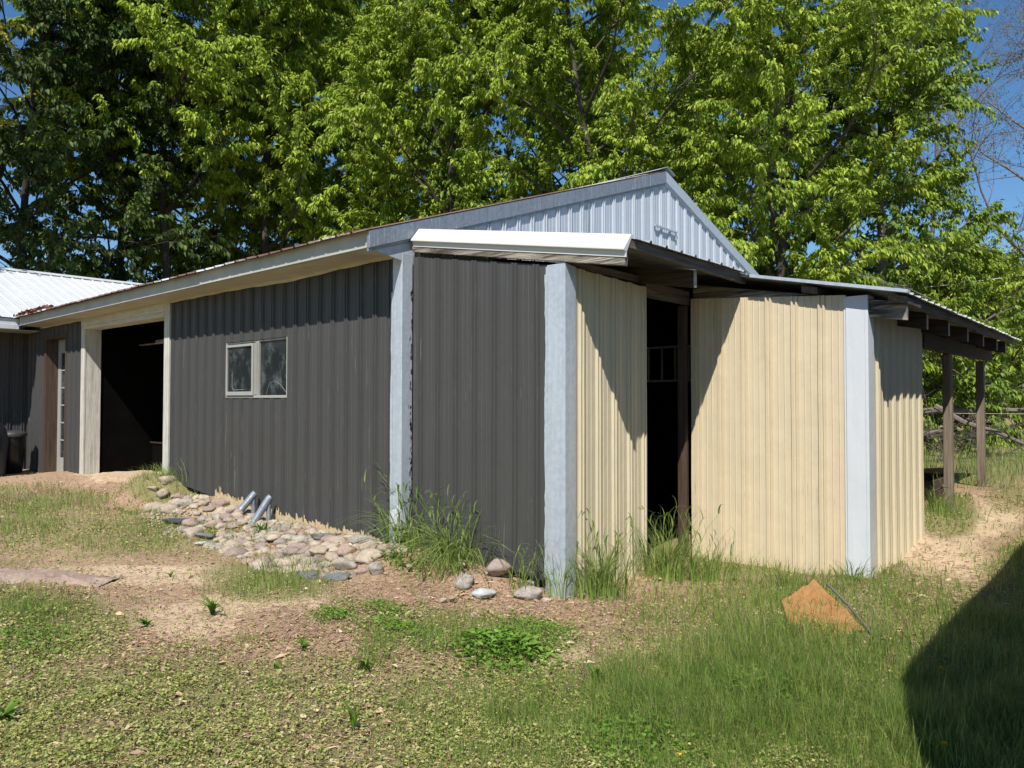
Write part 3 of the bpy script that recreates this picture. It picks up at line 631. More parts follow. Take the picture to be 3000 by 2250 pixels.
for (u, v, lab, h, tip) in ((PU1, -.10, 'left galvanised vent pipe bent out over the stone bank', .27, (-.04, -.13, .11)), (PU2, -.12, 'right galvanised vent pipe beside the arching weed on the stone bank', .31, (-.05, -.17, .03))):
    z = g1(u, v); t = thing('vent_pipe', lab, 'pipe', 'bent pipes by the stone bank', loc=(u, v, z-.05))
    MB().tube([(0, 0, 0), (0, 0, h-.03)], .026, 12).build('upright', GAL, t, smooth=False)
    e = MB(); e.tube([(.01, .02, h+.02), (0, 0, h), (tip[0]*.5, tip[1]*.5, (h+tip[2])*.5), (tip[0], tip[1], tip[2])], .040, 12, cap=False); e.tube([(.01, .02, h+.02), (0, 0, h), (tip[0]*.5, tip[1]*.5, (h+tip[2])*.5), (tip[0], tip[1], tip[2])], .035, 12, cap=True)
    e.build('spout', GAL, t)

# ------------------------------------------------------------------ stones
def ico(sub=3):
    import bmesh
    b = bmesh.new(); bmesh.ops.create_icosphere(b, subdivisions=sub, radius=1); V = np.array([v.co[:] for v in b.verts]); F = np.array([[v.index for v in f.verts] for f in b.faces]); b.free(); return V, F
IV, IF = ico(3)
def rock(c, size, kind, label, group=None, rot=None, flat=1.):
    V = IV.copy(); s = random.uniform(0, 100)
    for i in range(len(V)):
        p = Vector(V[i]); k = 1+.38*noise.noise(p*1.1+Vector((s, 0, 0)))+.20*noise.noise(p*2.3+Vector((0, s, 0)))+.05*noise.noise(p*6+Vector((0, 0, s)))
        V[i] *= k
    for _ in range(9):                      # a few broken faces
        d = np.array([random.gauss(0, 1), random.gauss(0, 1), random.gauss(0, 1)]); d /= np.linalg.norm(d); lim = random.uniform(.62, .92)
        e = V@d-lim; V = V-np.where(e > 0, e*.88, 0)[:, None]*d
    if kind == 'slate' or flat < 1: V[:, 2] = np.where(V[:, 2] > .38, .38+(V[:, 2]-.38)*.15, V[:, 2])
    V *= np.array(size)*np.array([.40, .40, .36])
    a = random.uniform(0, PI) if rot is None else rot
    tl = random.uniform(-.35, .35); R = np.array(Matrix.Rotation(a, 3, 'Z') @ Matrix.Rotation(tl, 3, 'X'))
    o = link('fieldstone', np_mesh('fieldstone', V@R.T, IF), ROCK[kind], smooth=True)
    o.location = c; tag(o, label, 'stone', group); return o
GR = 'stones banked against the charcoal wall'
LPOS = []
spots = []
def add_rock(px, py, L, kind, label, h=.62, d=.75, rot=None, lift=.25, flat=1.):
    L *= (.86 if px > 1300 else 1.12); p = at(px, py); spots.append((p.x, p.y, L*.42)); rock((p.x, p.y, p.z+L*h*.5*lift), (L, L*d, L*h), kind, label, GR, rot, flat)
add_rock(1414, 1752, .27, 'white', 'white boulder lying at the lower edge, left of the grey corner trim', .6, .8, .7, .5)
add_rock(1463, 1690, .30, 'brown', 'large brownish boulder propping the foot of the charcoal wall', .8, .8, .5, .75)
add_rock(1362, 1718, .27, 'grey', 'grey pitted boulder just up-left of the white one', .7, .8, .7, .4)
add_rock(1545, 1752, .36, 'grey', 'wide olive-grey stone below the dark gap under the wall', .5, .7, .7, .25)
add_rock(1565, 1712, .20, 'grey', 'small grey stone in front of the dark gap under the wall', .7, .8, .3, .4)
add_rock(1348, 1660, .18, 'tan', 'small tan stone half hidden under the tall grass', .7, .8, .3, .4)
add_rock(1100, 1680, .17, 'grey', 'upright pale stone at the right end of the bank', .9, .8, .6, .5)
add_rock(1080, 1640, .28, 'tan', 'long lichen-yellow stone beside the tall grass clump', .55, .6, .75, .35)
add_rock(990, 1700, .27, 'slate', 'dark flat slate at the lower right edge of the bank', .35, .6, .75, .4, .8)
add_rock(905, 1690, .25, 'slate', 'dark slate half covered by grass left of the lowest slate', .35, .7, .75, .4, .8)
add_rock(1015, 1625, .22, 'pink', 'pink granite stone in the right half of the bank', .7, .7, 1.2, .35)
add_rock(1010, 1665, .24, 'grey', 'big pale speckled stone just above the lowest slate', .6, .8, .7, .4)
add_rock(955, 1578, .36, 'slate', 'long dark stone lying against the cream edge of the wall', .4, .45, .75, .3)
add_rock(1060, 1590, .32, 'grey', 'broad grey stone against the wall at the right of the bank', .45, .6, .75, .3)
add_rock(860, 1625, .17, 'brown', 'small brown stone in the middle of the bank', .6, .7, .75, .5)
add_rock(800, 1585, .20, 'tan', 'rounded tan stone right of the second pipe', .6, .8, .75, .4)
add_rock(530, 1535, .40, 'slate', 'dark bluish flat slab at the left end of the bank', .3, .6, .9, .5, .8)
add_rock(600, 1575, .30, 'slate', 'broken black slab left of the pipes', .35, .6, .4, .5, .8)
add_rock(590, 1597, .15, 'white', 'small white chip of stone below the black slab', .4, .6, .9, .6)
add_rock(560, 1540, .24, 'pink', 'orange-pink stone beside the bluish slab', .6, .8, .9, .4)
add_rock(455, 1498, .42, 'tan', 'largest tan boulder at the upper left of the bank', .5, .7, .9, .3)
add_rock(625, 1545, .24, 'pink', 'pale pinkish boulder left of the pipes', .6, .7, .9, .4)
add_rock(680, 1500, .20, 'tan', 'cream cracked stone just below the left pipe', .7, .8, .9, .4)
add_rock(840, 1660, .30, 'tan', 'broad pale stone beside the grass in the lower bank', .45, .7, .75, .3)
add_rock(930, 1625, .20, 'tan', 'rounded yellowish stone in the lower middle of the bank', .65, .8, .75, .4)
edge = lambda u: float(np.interp(u, [-4.6, -4.2, -3, -2, -.8, 0, .3], [-.3, -.5, -.66, -.84, -.98, -.8, -.5]))
LB = {'tan': 'rounded tan fieldstone packed among others in the bank below the charcoal wall', 'pink': 'rounded pinkish fieldstone packed among others in the bank below the charcoal wall',
      'grey': 'rounded grey speckled fieldstone packed among others in the bank below the charcoal wall', 'brown': 'rounded brown fieldstone packed among others in the bank below the charcoal wall'}
tries = 0; cnt = 0
while cnt < 185 and tries < 9000:
    tries += 1; u = random.uniform(-4.6, .15); v = random.uniform(-1.05, -.09)
    if v < edge(u): continue
    L = random.choice((.12, .14, .15, .17, .19, .22))
    if any(math.hypot(u-a, v-b) < (L*.5+c)*.66 for a, b, c in spots): continue
    spots.append((u, v, L*.5)); k = random.choice(('tan', 'tan', 'tan', 'pink', 'grey', 'brown')); cnt += 1
    zone = ('against the foot of the wall' if v > -.28 else ('along the lower edge' if v < edge(u)+.18 else 'in the middle rows'))+' '+('at the far left end' if u < -3.6 else 'left of the pipes' if u < -2.7 else 'just below the pipes' if u < -1.9 else 'right of the pipes' if u < -.9 else 'near the right end')
    rock((u, v, g1(u, v)+L*.0), (L*1.42, L*1.08, L*.85), k, ('small ' if L < .145 else 'medium ' if L < .18 else 'large ')+{'tan': 'tan', 'pink': 'pinkish', 'grey': 'grey speckled', 'brown': 'brown'}[k]+' fieldstone '+zone, GR)
for k in range(7):
    p = at(*random.choice(((1250, 1690), (1290, 1650), (1640, 1760), (1200, 1650), (1310, 1750), (1370, 1790)))); L = random.uniform(.07, .12)
    rock((p.x+random.uniform(-.15, .15), p.y+random.uniform(-.1, .1), p.z+.01), (L, L*.8, L*.6), 'tan', ('smallest' if k == 0 else 'tiny' if L < .09 else 'little')+' loose tan stone in the dirt '+('beside the white boulder' if p.x > 1.1 else 'left of the white boulder' if p.x > .85 else 'below the arching grass clump' if p.x > .6 else 'before the tall clump by the corner'), 'loose small stones by the wall foot')

# flat slab edge at the left of the yard
a_, b_2 = at(-260, 1700), at(290, 1722); d_ = (b_2-a_); sl_b = MB(); nn = 26; side_ = Vector((-d_.y, d_.x, 0)).normalized()
for k in range(nn):
    f0, f1 = k/nn, (k+1)/nn
    def sp(f, o, zz):
        q = a_+d_*f+side_*(o+.05*noise.noise(Vector((f*9, o*3, 1)))); return (q.x, q.y, g1(q.x, q.y)+zz*(1-max(0, f-.75)*3.4)+.012*noise.noise(Vector((f*14, o*9, 4))))
    for (o0, z0_), (o1, z1_) in (((-.02, -.05), (.0, .075)), ((.0, .075), (.16, .07)), ((.16, .07), (.34, -.01))):
        sl_b.quad(sp(f0, o0, z0_), sp(f1, o0, z0_), sp(f1, o1, z1_), sp(f0, o1, z1_))
tag(sl_b.build('buried_slab', ROCK['pink'], None, smooth=True), 'long low pinkish slab edge half buried at the left side of the yard', 'slab')
# ------------------------------------------------------------------ leaves, blades, trees
def leaf_fan(P, D, Nn, L, W, fold=.25):
    """leaves as two folded triangles each: P base, D direction, Nn face normal, all (n,3)"""
    n = len(P); D = D/np.linalg.norm(D, axis=1, keepdims=True)
    Sx = np.cross(D, Nn); Sx /= np.linalg.norm(Sx, axis=1, keepdims=True)+1e-9; Nn = np.cross(Sx, D)
    L = np.asarray(L).reshape(-1, 1); W = np.asarray(W).reshape(-1, 1)
    a = P; mid = P+D*L*.45; b = mid+Sx*W*.5+Nn*W*fold; c = mid-Sx*W*.5+Nn*W*fold; t = P+D*L-Nn*L*.12
    V = np.stack([a, b, t, c], 1).reshape(-1, 3); i = np.arange(n)*4
    F = np.concatenate([np.stack([i, i+1, i+2], 1), np.stack([i, i+2, i+3], 1)]); return V, F
def blades(P, D, H, Wd, bend, segs=3):
    """curved grass blades: P base, D lean direction (n,3 horizontal), H height, Wd width, bend 0..1+"""
    n = len(P); H = H.reshape(-1, 1); Wd = Wd.reshape(-1, 1); bend = bend.reshape(-1, 1)
    S = np.stack([-D[:, 1], D[:, 0], np.zeros(n)], 1); a = rng.uniform(0, PI, n); S = S*np.cos(a)[:, None]*.6+np.stack([np.cos(a), np.sin(a), 0*a], 1)*.6
    rows = []
    for k in range(segs+1):
        t = k/segs; c = P+np.array([0, 0, 1])*H*(t-.42*bend*t*t*t)+D*H*bend*t*t*.58
        wk = Wd*(1-t**1.5)*.5*(1 if k else .7)
        if k < segs: rows += [c-S*wk, c+S*wk]
        else: rows.append(c)
    V = np.stack(rows, 1).reshape(-1, 3); m_ = 2*segs+1; i = np.arange(n)*m_; F = []
    for k in range(segs-1): F += [np.stack([i+2*k, i+2*k+1, i+2*k+3], 1), np.stack([i+2*k, i+2*k+3, i+2*k+2], 1)]
    F.append(np.stack([i+2*segs-2, i+2*segs-1, i+2*segs], 1))
    return V, np.concatenate(F)
def tubes_np(segs, n=4):
    """segs: list of (p0, p1, r0, r1)"""
    A = np.array([s[0] for s in segs]); B = np.array([s[1] for s in segs]); r0 = np.array([s[2] for s in segs])[:, None]; r1 = np.array([s[3] for s in segs])[:, None]
    d = B-A; d /= np.linalg.norm(d, axis=1, keepdims=True)+1e-9
    h = np.where(np.abs(d[:, 2:3]) < .8, np.array([[0, 0, 1.]]), np.array([[1., 0, 0]])); u = np.cross(d, h); u /= np.linalg.norm(u, axis=1, keepdims=True); v = np.cross(d, u)
    rows = []
    for P, r_ in ((A, r0), (B, r1)):
        for j in range(n): a = 2*PI*j/n; rows.append(P+(u*math.cos(a)+v*math.sin(a))*r_)
    V = np.stack(rows, 1).reshape(-1, 3); i = np.arange(len(segs))*2*n; F = []
    for j in range(n): k = (j+1) % n; F.append(np.stack([i+j, i+k, i+n+k, i+n+j], 1))
    return V, np.concatenate(F)
def tree(label, base, height, rad, z_low, lm, bark=None, limbs=26, subs=7, twigs=5, per=46, L=.13, W=.05, trunk_r=.16, lean=(0, 0), shape=.5, droop=.25, cat='tree', name='tree', group='trees behind the shed', tw_len=.9, up=.35, leafy=True, open_=0.):
    """trunk, limbs, branches and twigs grown outwards; leaves hang along every twig"""
    R = random.Random(hash(label) % 10007 if False else int(abs(base[0]*131+base[1]*17+height*7))); base = Vector(base); segs = []; tw = []
    def path(p, d, length, r0, r1, n, wob, sag=0):
        pts = [p.copy()]; d = d.normalized()
        for k in range(n):
            d = (d+Vector((R.gauss(0, wob), R.gauss(0, wob), R.gauss(0, wob)-sag/n))).normalized(); p = p+d*length/n; pts.append(p.copy())
        for k in range(n): segs.append((tuple(pts[k]), tuple(pts[k+1]), r0+(r1-r0)*k/n, r0+(r1-r0)*(k+1)/n))
        return pts
    tp = path(base, Vector((lean[0], lean[1], 1)), height*.93, trunk_r, .03, 10, .05)
    def tat(z):
        for a, b in zip(tp[:-1], tp[1:]):
            if a.z <= z <= b.z: return a.lerp(b, (z-a.z)/(b.z-a.z))
        return tp[-1].copy()
    for i in range(limbs):
        f = (i+R.random())/limbs; z = base.z+z_low+(height*.95-z_low)*f; p = tat(z-.6)
        a = i*2.399+R.uniform(-.4, .4)
        prof = (math.sin(PI*min(1, (f*.8+.25)))**.6)*(1-.25*f)
        ln = rad*prof*R.uniform(.75, 1.15)
        d = Vector((math.cos(a), math.sin(a), up+.7*f+R.uniform(-.1, .15)))
        lp = path(p, d, ln, trunk_r*.38*(1-.6*f)+.012, .012, 6, .12, -.1)
        for j in range(subs):
            g = .25+.75*(j+R.random())/subs; k = min(5, int(g*6)); q = lp[k].lerp(lp[k+1], g*6-k)
            dd = (lp[k+1]-lp[k]).normalized(); d2 = (dd*.6+Vector((R.gauss(0, .6), R.gauss(0, .6), R.gauss(.1, .4)))).normalized()
            sp = path(q, d2, ln*.33*R.uniform(.7, 1.2)+.3, .014, .006, 4, .15)
            for m_ in range(twigs):
                if R.random() < open_: continue
                g2 = .2+.8*(m_+R.random())/twigs; k2 = min(3, int(g2*4)); q2 = sp[k2].lerp(sp[k2+1], g2*4-k2)
                d3 = ((sp[k2+1]-sp[k2]).normalized()*.8+Vector((R.gauss(0, .5), R.gauss(0, .5), R.gauss(.15, .3)))).normalized()
                tl = tw_len*R.uniform(.6, 1.25); t4 = path(q2, d3, tl, .006, .003, 3, .1, droop*2)
                tw.append(t4)
    t = thing(name, label, cat, group, loc=tuple(base))
    V, F = tubes_np(segs, 5); V = V-np.array(base)
    link('trunk', np_mesh('trunk', V, F), bark or M['bark'], t)
    if not leafy: return t
    T = np.array([[tuple(q) for q in x] for x in tw])           # (k,4,3)
    k = len(T); f = rng.random((k, per))*3; i0 = np.minimum(f.astype(int), 2); fr_ = (f-i0)[..., None]
    ar = np.arange(k)[:, None]; P = T[ar, i0]*(1-fr_)+T[ar, i0+1]*fr_
    tdir = T[:, 3]-T[:, 0]; tdir /= np.linalg.norm(tdir, axis=1, keepdims=True)+1e-9
    side = rng.normal(0, 1, (k, per, 3)); side /= np.linalg.norm(side, axis=2, keepdims=True)
    P = P+side*rng.uniform(0, .10, (k, per, 1))*tw_len
    D = tdir[:, None]*.45+side*.45+np.array([0, 0, -.75])+rng.normal(0, .15, (k, per, 3))
    Nn = np.array([0, 0, 1.])*1.0+side*.5+rng.normal(0, .35, (k, per, 3))
    P, D, Nn = (x.reshape(-1, 3) for x in (P, D, Nn)); n = len(P); ls = rng.uniform(.65, 1.2, n)
    V, F = leaf_fan(P, D, Nn, L*ls, W*ls*rng.uniform(.8, 1.2, n)); V = V-np.array(base)
    link('crown', np_mesh('crown', V, F), lm, t)
    return t
GT = -1.35
def ray(px, dist):      # ground position `dist` metres away along the column px
    d = FW+RT*((px-1500)/FP); d.z = 0; d.normalize(); return (CU+d.x*dist, CV+d.y*dist, GT)
LL, LM_, LD = M['leaf_light'], M['leaf_mid'], M['leaf_dark']
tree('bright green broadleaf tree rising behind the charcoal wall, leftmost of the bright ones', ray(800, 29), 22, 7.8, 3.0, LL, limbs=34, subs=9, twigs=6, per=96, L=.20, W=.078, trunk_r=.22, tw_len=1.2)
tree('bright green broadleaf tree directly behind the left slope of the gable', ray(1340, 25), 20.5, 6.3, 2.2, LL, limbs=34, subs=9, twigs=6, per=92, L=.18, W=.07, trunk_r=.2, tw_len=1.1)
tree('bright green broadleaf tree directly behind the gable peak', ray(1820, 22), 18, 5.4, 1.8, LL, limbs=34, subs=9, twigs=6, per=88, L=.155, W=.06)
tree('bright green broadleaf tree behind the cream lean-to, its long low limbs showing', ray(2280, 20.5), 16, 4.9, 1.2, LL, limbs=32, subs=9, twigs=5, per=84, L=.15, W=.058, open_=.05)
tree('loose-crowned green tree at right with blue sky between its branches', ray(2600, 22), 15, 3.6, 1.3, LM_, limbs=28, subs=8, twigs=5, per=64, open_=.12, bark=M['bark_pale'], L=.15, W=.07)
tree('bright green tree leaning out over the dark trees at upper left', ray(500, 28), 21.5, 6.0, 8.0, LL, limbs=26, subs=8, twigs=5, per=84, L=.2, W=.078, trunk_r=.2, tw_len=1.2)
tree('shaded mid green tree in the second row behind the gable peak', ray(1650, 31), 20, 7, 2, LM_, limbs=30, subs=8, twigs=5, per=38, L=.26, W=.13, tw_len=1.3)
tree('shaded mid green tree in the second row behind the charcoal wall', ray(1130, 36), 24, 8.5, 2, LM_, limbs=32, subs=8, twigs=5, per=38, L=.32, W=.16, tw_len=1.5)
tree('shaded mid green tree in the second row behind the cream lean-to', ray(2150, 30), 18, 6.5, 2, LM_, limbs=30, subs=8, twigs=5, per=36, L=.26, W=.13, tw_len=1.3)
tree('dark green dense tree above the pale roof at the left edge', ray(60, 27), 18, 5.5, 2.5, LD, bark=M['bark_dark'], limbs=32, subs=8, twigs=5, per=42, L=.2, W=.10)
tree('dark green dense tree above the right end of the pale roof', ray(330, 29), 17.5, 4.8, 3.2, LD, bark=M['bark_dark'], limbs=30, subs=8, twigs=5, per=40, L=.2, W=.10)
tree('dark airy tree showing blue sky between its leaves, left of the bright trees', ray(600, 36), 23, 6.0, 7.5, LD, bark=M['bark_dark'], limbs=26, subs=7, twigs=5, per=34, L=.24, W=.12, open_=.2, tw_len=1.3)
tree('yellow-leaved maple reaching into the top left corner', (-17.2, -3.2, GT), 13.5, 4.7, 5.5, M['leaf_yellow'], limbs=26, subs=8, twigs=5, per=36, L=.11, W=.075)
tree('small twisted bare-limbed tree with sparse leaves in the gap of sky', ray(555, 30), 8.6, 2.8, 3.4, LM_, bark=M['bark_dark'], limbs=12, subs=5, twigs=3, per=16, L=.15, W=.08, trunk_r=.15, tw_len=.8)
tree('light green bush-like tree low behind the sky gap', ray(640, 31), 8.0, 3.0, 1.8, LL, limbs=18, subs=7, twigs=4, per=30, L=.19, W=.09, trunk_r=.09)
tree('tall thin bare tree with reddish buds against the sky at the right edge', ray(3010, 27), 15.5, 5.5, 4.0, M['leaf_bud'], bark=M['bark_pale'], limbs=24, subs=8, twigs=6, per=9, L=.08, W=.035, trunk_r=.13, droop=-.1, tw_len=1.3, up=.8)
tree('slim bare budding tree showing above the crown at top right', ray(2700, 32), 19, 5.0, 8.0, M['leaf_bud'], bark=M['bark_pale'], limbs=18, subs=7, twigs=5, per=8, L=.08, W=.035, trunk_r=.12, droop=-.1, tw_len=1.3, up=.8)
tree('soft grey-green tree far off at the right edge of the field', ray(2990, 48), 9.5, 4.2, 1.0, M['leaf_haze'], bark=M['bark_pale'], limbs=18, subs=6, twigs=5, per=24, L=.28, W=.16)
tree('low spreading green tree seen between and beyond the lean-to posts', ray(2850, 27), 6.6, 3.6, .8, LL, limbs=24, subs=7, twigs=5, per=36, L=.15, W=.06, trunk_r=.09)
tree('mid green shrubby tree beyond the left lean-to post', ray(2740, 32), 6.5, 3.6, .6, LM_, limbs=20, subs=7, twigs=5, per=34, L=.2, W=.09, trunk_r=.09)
# far wood that closes the horizon behind everything
V_, F_ = [], []; o_ = 0
for k in range(420):
    a = random.uniform(-.95, 1.35); dist = random.uniform(75, 110); d = FW*math.cos(a)+RT*math.sin(a); d.z = 0; d.normalize()
    c = np.array([CU+d.x*dist, CV+d.y*dist, GT]); n = 420; h = random.uniform(7, 12)
    q = rng.normal(0, 1, (n, 3)); q /= np.linalg.norm(q, axis=1, keepdims=True); q *= rng.uniform(.5, 1, (n, 1))**.4
    P = c+q*np.array([3.2, 3.2, h*.5])+np.array([0, 0, h*.5])
    V, F = leaf_fan(P, rng.normal(0, 1, (n, 3)), rng.normal(0, 1, (n, 3)), rng.uniform(.5, 1., n), rng.uniform(.4, .7, n)); V_.append(V); F_.append(F+o_); o_ += len(V)
tag(link('far_wood', np_mesh('far_wood', np.concatenate(V_), np.concatenate(F_)), M['leaf_haze']), 'hazy far-off wood closing the field', 'wood', kind='stuff')

# ------------------------------------------------------------------ ground plants
def ground_samples(n, x0=-900, x1=3900, y0=1245, y1=2900, maxd=32):
    px = rng.uniform(x0, x1, n); py = y0+(y1-y0)*rng.random(n)
    d = FWn[None]+RTn[None]*((px-1500)/FP)[:, None]-UPn[None]*((py-1125)/FP)[:, None]
    z = np.full(n, -1.45)
    for _ in range(4):
        t = z/d[:, 2]; x = CU+d[:, 0]*t; y = CV+d[:, 1]*t; z = .5*z+.5*gz(np.clip(x, -60, 60), np.clip(y, -60, 60))
    t = z/d[:, 2]; x = CU+d[:, 0]*t; y = CV+d[:, 1]*t
    ok = (np.hypot(x-CU, y-CV) < maxd) & (t > 0)
    inside = ((y > -.03) & (y < 9.3) & (x < 0)) | ((x < 1.8) & (x > -.1) & (y > .08) & (y < 3.9)) | ((x < 3.39) & (x > 0) & (y > 2.03) & (y < 3.9)) | ((x < -10.9))
    ok &= ~inside; return x[ok], y[ok]
_G = rng.random((64, 64))
def _vn(x, y):
    xi, yi = np.floor(x).astype(int), np.floor(y).astype(int); fx, fy = x-xi, y-yi; fx = fx*fx*(3-2*fx); fy = fy*fy*(3-2*fy); g = lambda a, b: _G[a % 64, b % 64]
    return (g(xi, yi)*(1-fx)+g(xi+1, yi)*fx)*(1-fy)+(g(xi, yi+1)*(1-fx)+g(xi+1, yi+1)*fx)*fy
def patch(x, y, s=1.0, seed=0.):
    a = x*.83+y*.56; b = -x*.56+y*.83; v = .5*_vn(a*s+seed*7, b*s+seed*3)+.3*_vn(a*s*2.1+5, b*s*2.1+seed)+.2*_vn(x*s*4.3, y*s*4.3+9)
    return np.clip((v-.5)*2.2+.5, 0, 1)
def dirs(n):
    a = rng.uniform(0, 2*PI, n); return np.stack([np.cos(a), np.sin(a), 0*a], 1)
# lawn grass
x, y = ground_samples(1000000); z = gz(x, y); g, mo, sa, li = cover(x, y, z)
dist = np.hypot(x-CU, y-CV); pr = g*(.2+.8*patch(x, y, 1.6)*(.35+1.0*patch(x, y, 6.1, 3.)))*(1-.85*sa)+.03+.10*mo*patch(x, y, 4.3, 8.)
keep = rng.random(len(x)) < np.clip(pr, 0, 1)*.75; x, y, z, g, dist, sa = (q[keep] for q in (x, y, z, g, dist, sa)); n = len(x)
h = (.04+.15*np.clip(g, 0, 1)*rng.uniform(.5, 1.2, n))*(.55+.5*patch(x, y, 1.1, 2.)+.5*patch(x, y, 5.7, 4.))*(1+1.1*((dist > 11.5) & (x > -2)))
V, F = blades(np.stack([x, y, z-.01], 1), dirs(n), h, .0032+.00075*dist*rng.uniform(.7, 1.1, n), rng.uniform(.15, 1.0, n))
tag(link('grass', np_mesh('grass', V, F), M['grass']), 'uneven green grass over the yard', 'grass', kind='stuff')
# clover and moss
x, y = ground_samples(700000, y0=1450); z = gz(x, y); g, mo, sa, li = cover(x, y, z); dist = np.hypot(x-CU, y-CV)
keep = rng.random(len(x)) < np.clip((mo*.8+g*.3)*(.2+.9*patch(x, y, 2.2, 5.)*(.4+.9*patch(x, y, 7.3, 1.)))*(1-.8*sa)+.03, 0, 1)*.8
x, y, z, dist = (q[keep] for q in (x, y, z, dist)); n = len(x); P = np.stack([x, y, z+rng.uniform(0, .012, n)+.045*rng.random(n)*patch(x, y, 5.1, 2.)], 1)
V, F = leaf_fan(P, dirs(n)+np.array([0, 0, .35]), np.array([0, 0, 1.])+rng.normal(0, .45, (n, 3)), (.012+.0014*dist)*rng.uniform(.6, 1.4, n), (.009+.0011*dist)*rng.uniform(.6, 1.3, n))
tag(link('ground_cover', np_mesh('ground_cover', V, F), M['clover']), 'low yellowish clover and moss in the yard', 'ground cover', kind='stuff')
# dry litter: straw and dead leaves
x, y = ground_samples(300000, y0=1400); z = gz(x, y); g, mo, sa, li = cover(x, y, z); dist = np.hypot(x-CU, y-CV)
keep = rng.random(len(x)) < np.clip(li*.6+.08+.25*mo+.07*sa+.1*g, 0, 1); x, y, z, dist, li = (q[keep] for q in (x, y, z, dist, li)); n = len(x)
big = rng.random(n) < .035
P = np.stack([x, y, z+rng.uniform(.002, .02, n)], 1)
V, F = leaf_fan(P, dirs(n)+rng.normal(0, .12, (n, 3)), np.array([0, 0, 1.])+rng.normal(0, .35, (n, 3)), np.where(big, rng.uniform(.03, .09, n), rng.uniform(.02, .07, n)), np.where(big, rng.uniform(.012, .035, n), .0022+.0006*dist), .15)
tag(link('leaf_litter', np_mesh('leaf_litter', V, F), M['litter']), 'dead leaves and dry straw scattered over the soil', 'leaf litter', kind='stuff')
# pebbles and gravel beside the stone bank
n = 1500; q = [at(560, 1520)+Vector((random.gauss(-.35, .35), random.gauss(-.05, .13), 0)) for _ in range(220)]
V_, F_ = [], []; BV, BF = ico(1)
for k, p in enumerate(q):
    s = random.uniform(.012, .035); V_.append(BV*np.array([s, s*.8, s*.5])*rng.uniform(.75, 1.2, (len(BV), 1))+np.array([p.x, p.y, g1(p.x, p.y)+.004])); F_.append(BF+k*len(BV))
tag(link('gravel', np_mesh('gravel', np.concatenate(V_), np.concatenate(F_)), ROCK['tan']), 'pale crushed gravel left of the stone bank', 'gravel', kind='stuff')

def clump(name, label, p, n, h, spread, wid, bend, mat=None, seeds=0, cat='grass clump', group='tall grass clumps along the walls', stems=0, lean=(0, 0)):
    t = thing(name, label, cat, group, loc=tuple(p))
    a = rng.uniform(0, 2*PI, n); r_ = np.abs(rng.normal(0, spread, n)); P = np.stack([r_*np.cos(a), r_*np.sin(a)*.7, np.full(n, -.02)], 1)
    ad = a+rng.normal(0, .6, n); D = np.stack([np.cos(ad)+lean[0], np.sin(ad)+lean[1], 0*a], 1); D /= np.linalg.norm(D, axis=1, keepdims=True)
    gzv = gz(P[:, 0]+p[0], P[:, 1]+p[1])-p[2]; P[:, 2] += gzv
    V, F = blades(P, D, h*rng.uniform(.35, 1.1, n), wid*rng.uniform(.6, 1.2, n), bend*rng.uniform(.5, 1.4, n), 6)
    link('blades', np_mesh('blades', V, F), mat or M['tallgrass'], t)
    if stems:
        mb = MB(); VV, FF = [], []
        for k in range(stems):
            a0 = random.uniform(0, 2*PI); l = random.uniform(.8, 1.15)*h; dx, dy = math.cos(a0)*.35+lean[0]*.5, math.sin(a0)*.25+lean[1]*.5
            b0 = Vector((random.gauss(0, spread), random.gauss(0, spread*.6), -.02)); pts = [b0+Vector((dx*l*f*f, dy*l*f*f, l*(f-.12*f*f))) for f in (0, .25, .5, .75, 1)]
            mb.tube([tuple(q) for q in pts], [.0035, .003, .0025, .002, .001], 4)
            nb = 6; PP = np.array([tuple(pts[int(f)].lerp(pts[min(4, int(f)+1)], f-int(f))) for f in np.linspace(1.0, 3.8, nb)])
            aa = rng.uniform(0, 2*PI, nb); DD = np.stack([np.cos(aa), np.sin(aa), 0*aa], 1)
            V, F = blades(PP, DD, rng.uniform(.35, .6, nb)*h*.6, np.full(nb, wid*1.15), rng.uniform(.9, 1.6, nb), 6); VV.append(V); FF.append(F+sum(len(q) for q in VV[:-1]))
        mb.build('stems', M['tallgrass'], t); link('stem_leaves', np_mesh('stem_leaves', np.concatenate(VV), np.concatenate(FF)), M['tallgrass'], t)
    return t
clump('grass_clump', 'tallest arching grass clump standing at the foot of the galvanised corner trim', at(1195, 1600), 200, .66, .13, .016, 1.5, stems=12, lean=(-.1, -.2))
clump('grass_clump', 'arching broad-bladed grass clump before the short charcoal wall', at(1320, 1640), 260, .62, .17, .017, 1.5, stems=14, lean=(.1, -.2))
clump('grass_clump', 'thin few-stemmed grass over the grey stones by the dark gap', at(1530, 1730), 30, .42, .10, .012, .9, stems=6)
clump('grass_clump', 'bluish grass clump around the foot of the second galvanised trim', at(1640, 1745), 190, .48, .10, .009, .6, stems=7)
clump('grass_clump', 'tall upright grass clump against the narrow cream wall', at(1755, 1750), 260, .66, .14, .013, .8, stems=14, lean=(.25, 0))
clump('grass_clump', 'tall grass clump growing in the dark doorway', at(1950, 1690), 330, .64, .17, .013, .8, stems=12)
clump('grass_clump', 'grass clump right of the doorway below the cream wall', at(2080, 1700), 330, .42, .22, .009, .7, stems=7)
clump('grass_clump', 'low grass tuft below the middle of the wide cream wall', at(2300, 1715), 420, .26, .30, .008, .7)
clump('grass_clump', 'arching dark grass tuft at the foot of the white corner trim', at(2500, 1700), 150, .34, .14, .008, 1.3)
clump('grass_clump', 'pale tall grass clump beside the first lean-to post', at(2755, 1500), 260, .42, .22, .010, .8, stems=5)
clump('grass_clump', 'grass clump at the base of the far lean-to post', at(2870, 1430), 160, .30, .22, .010, .8)
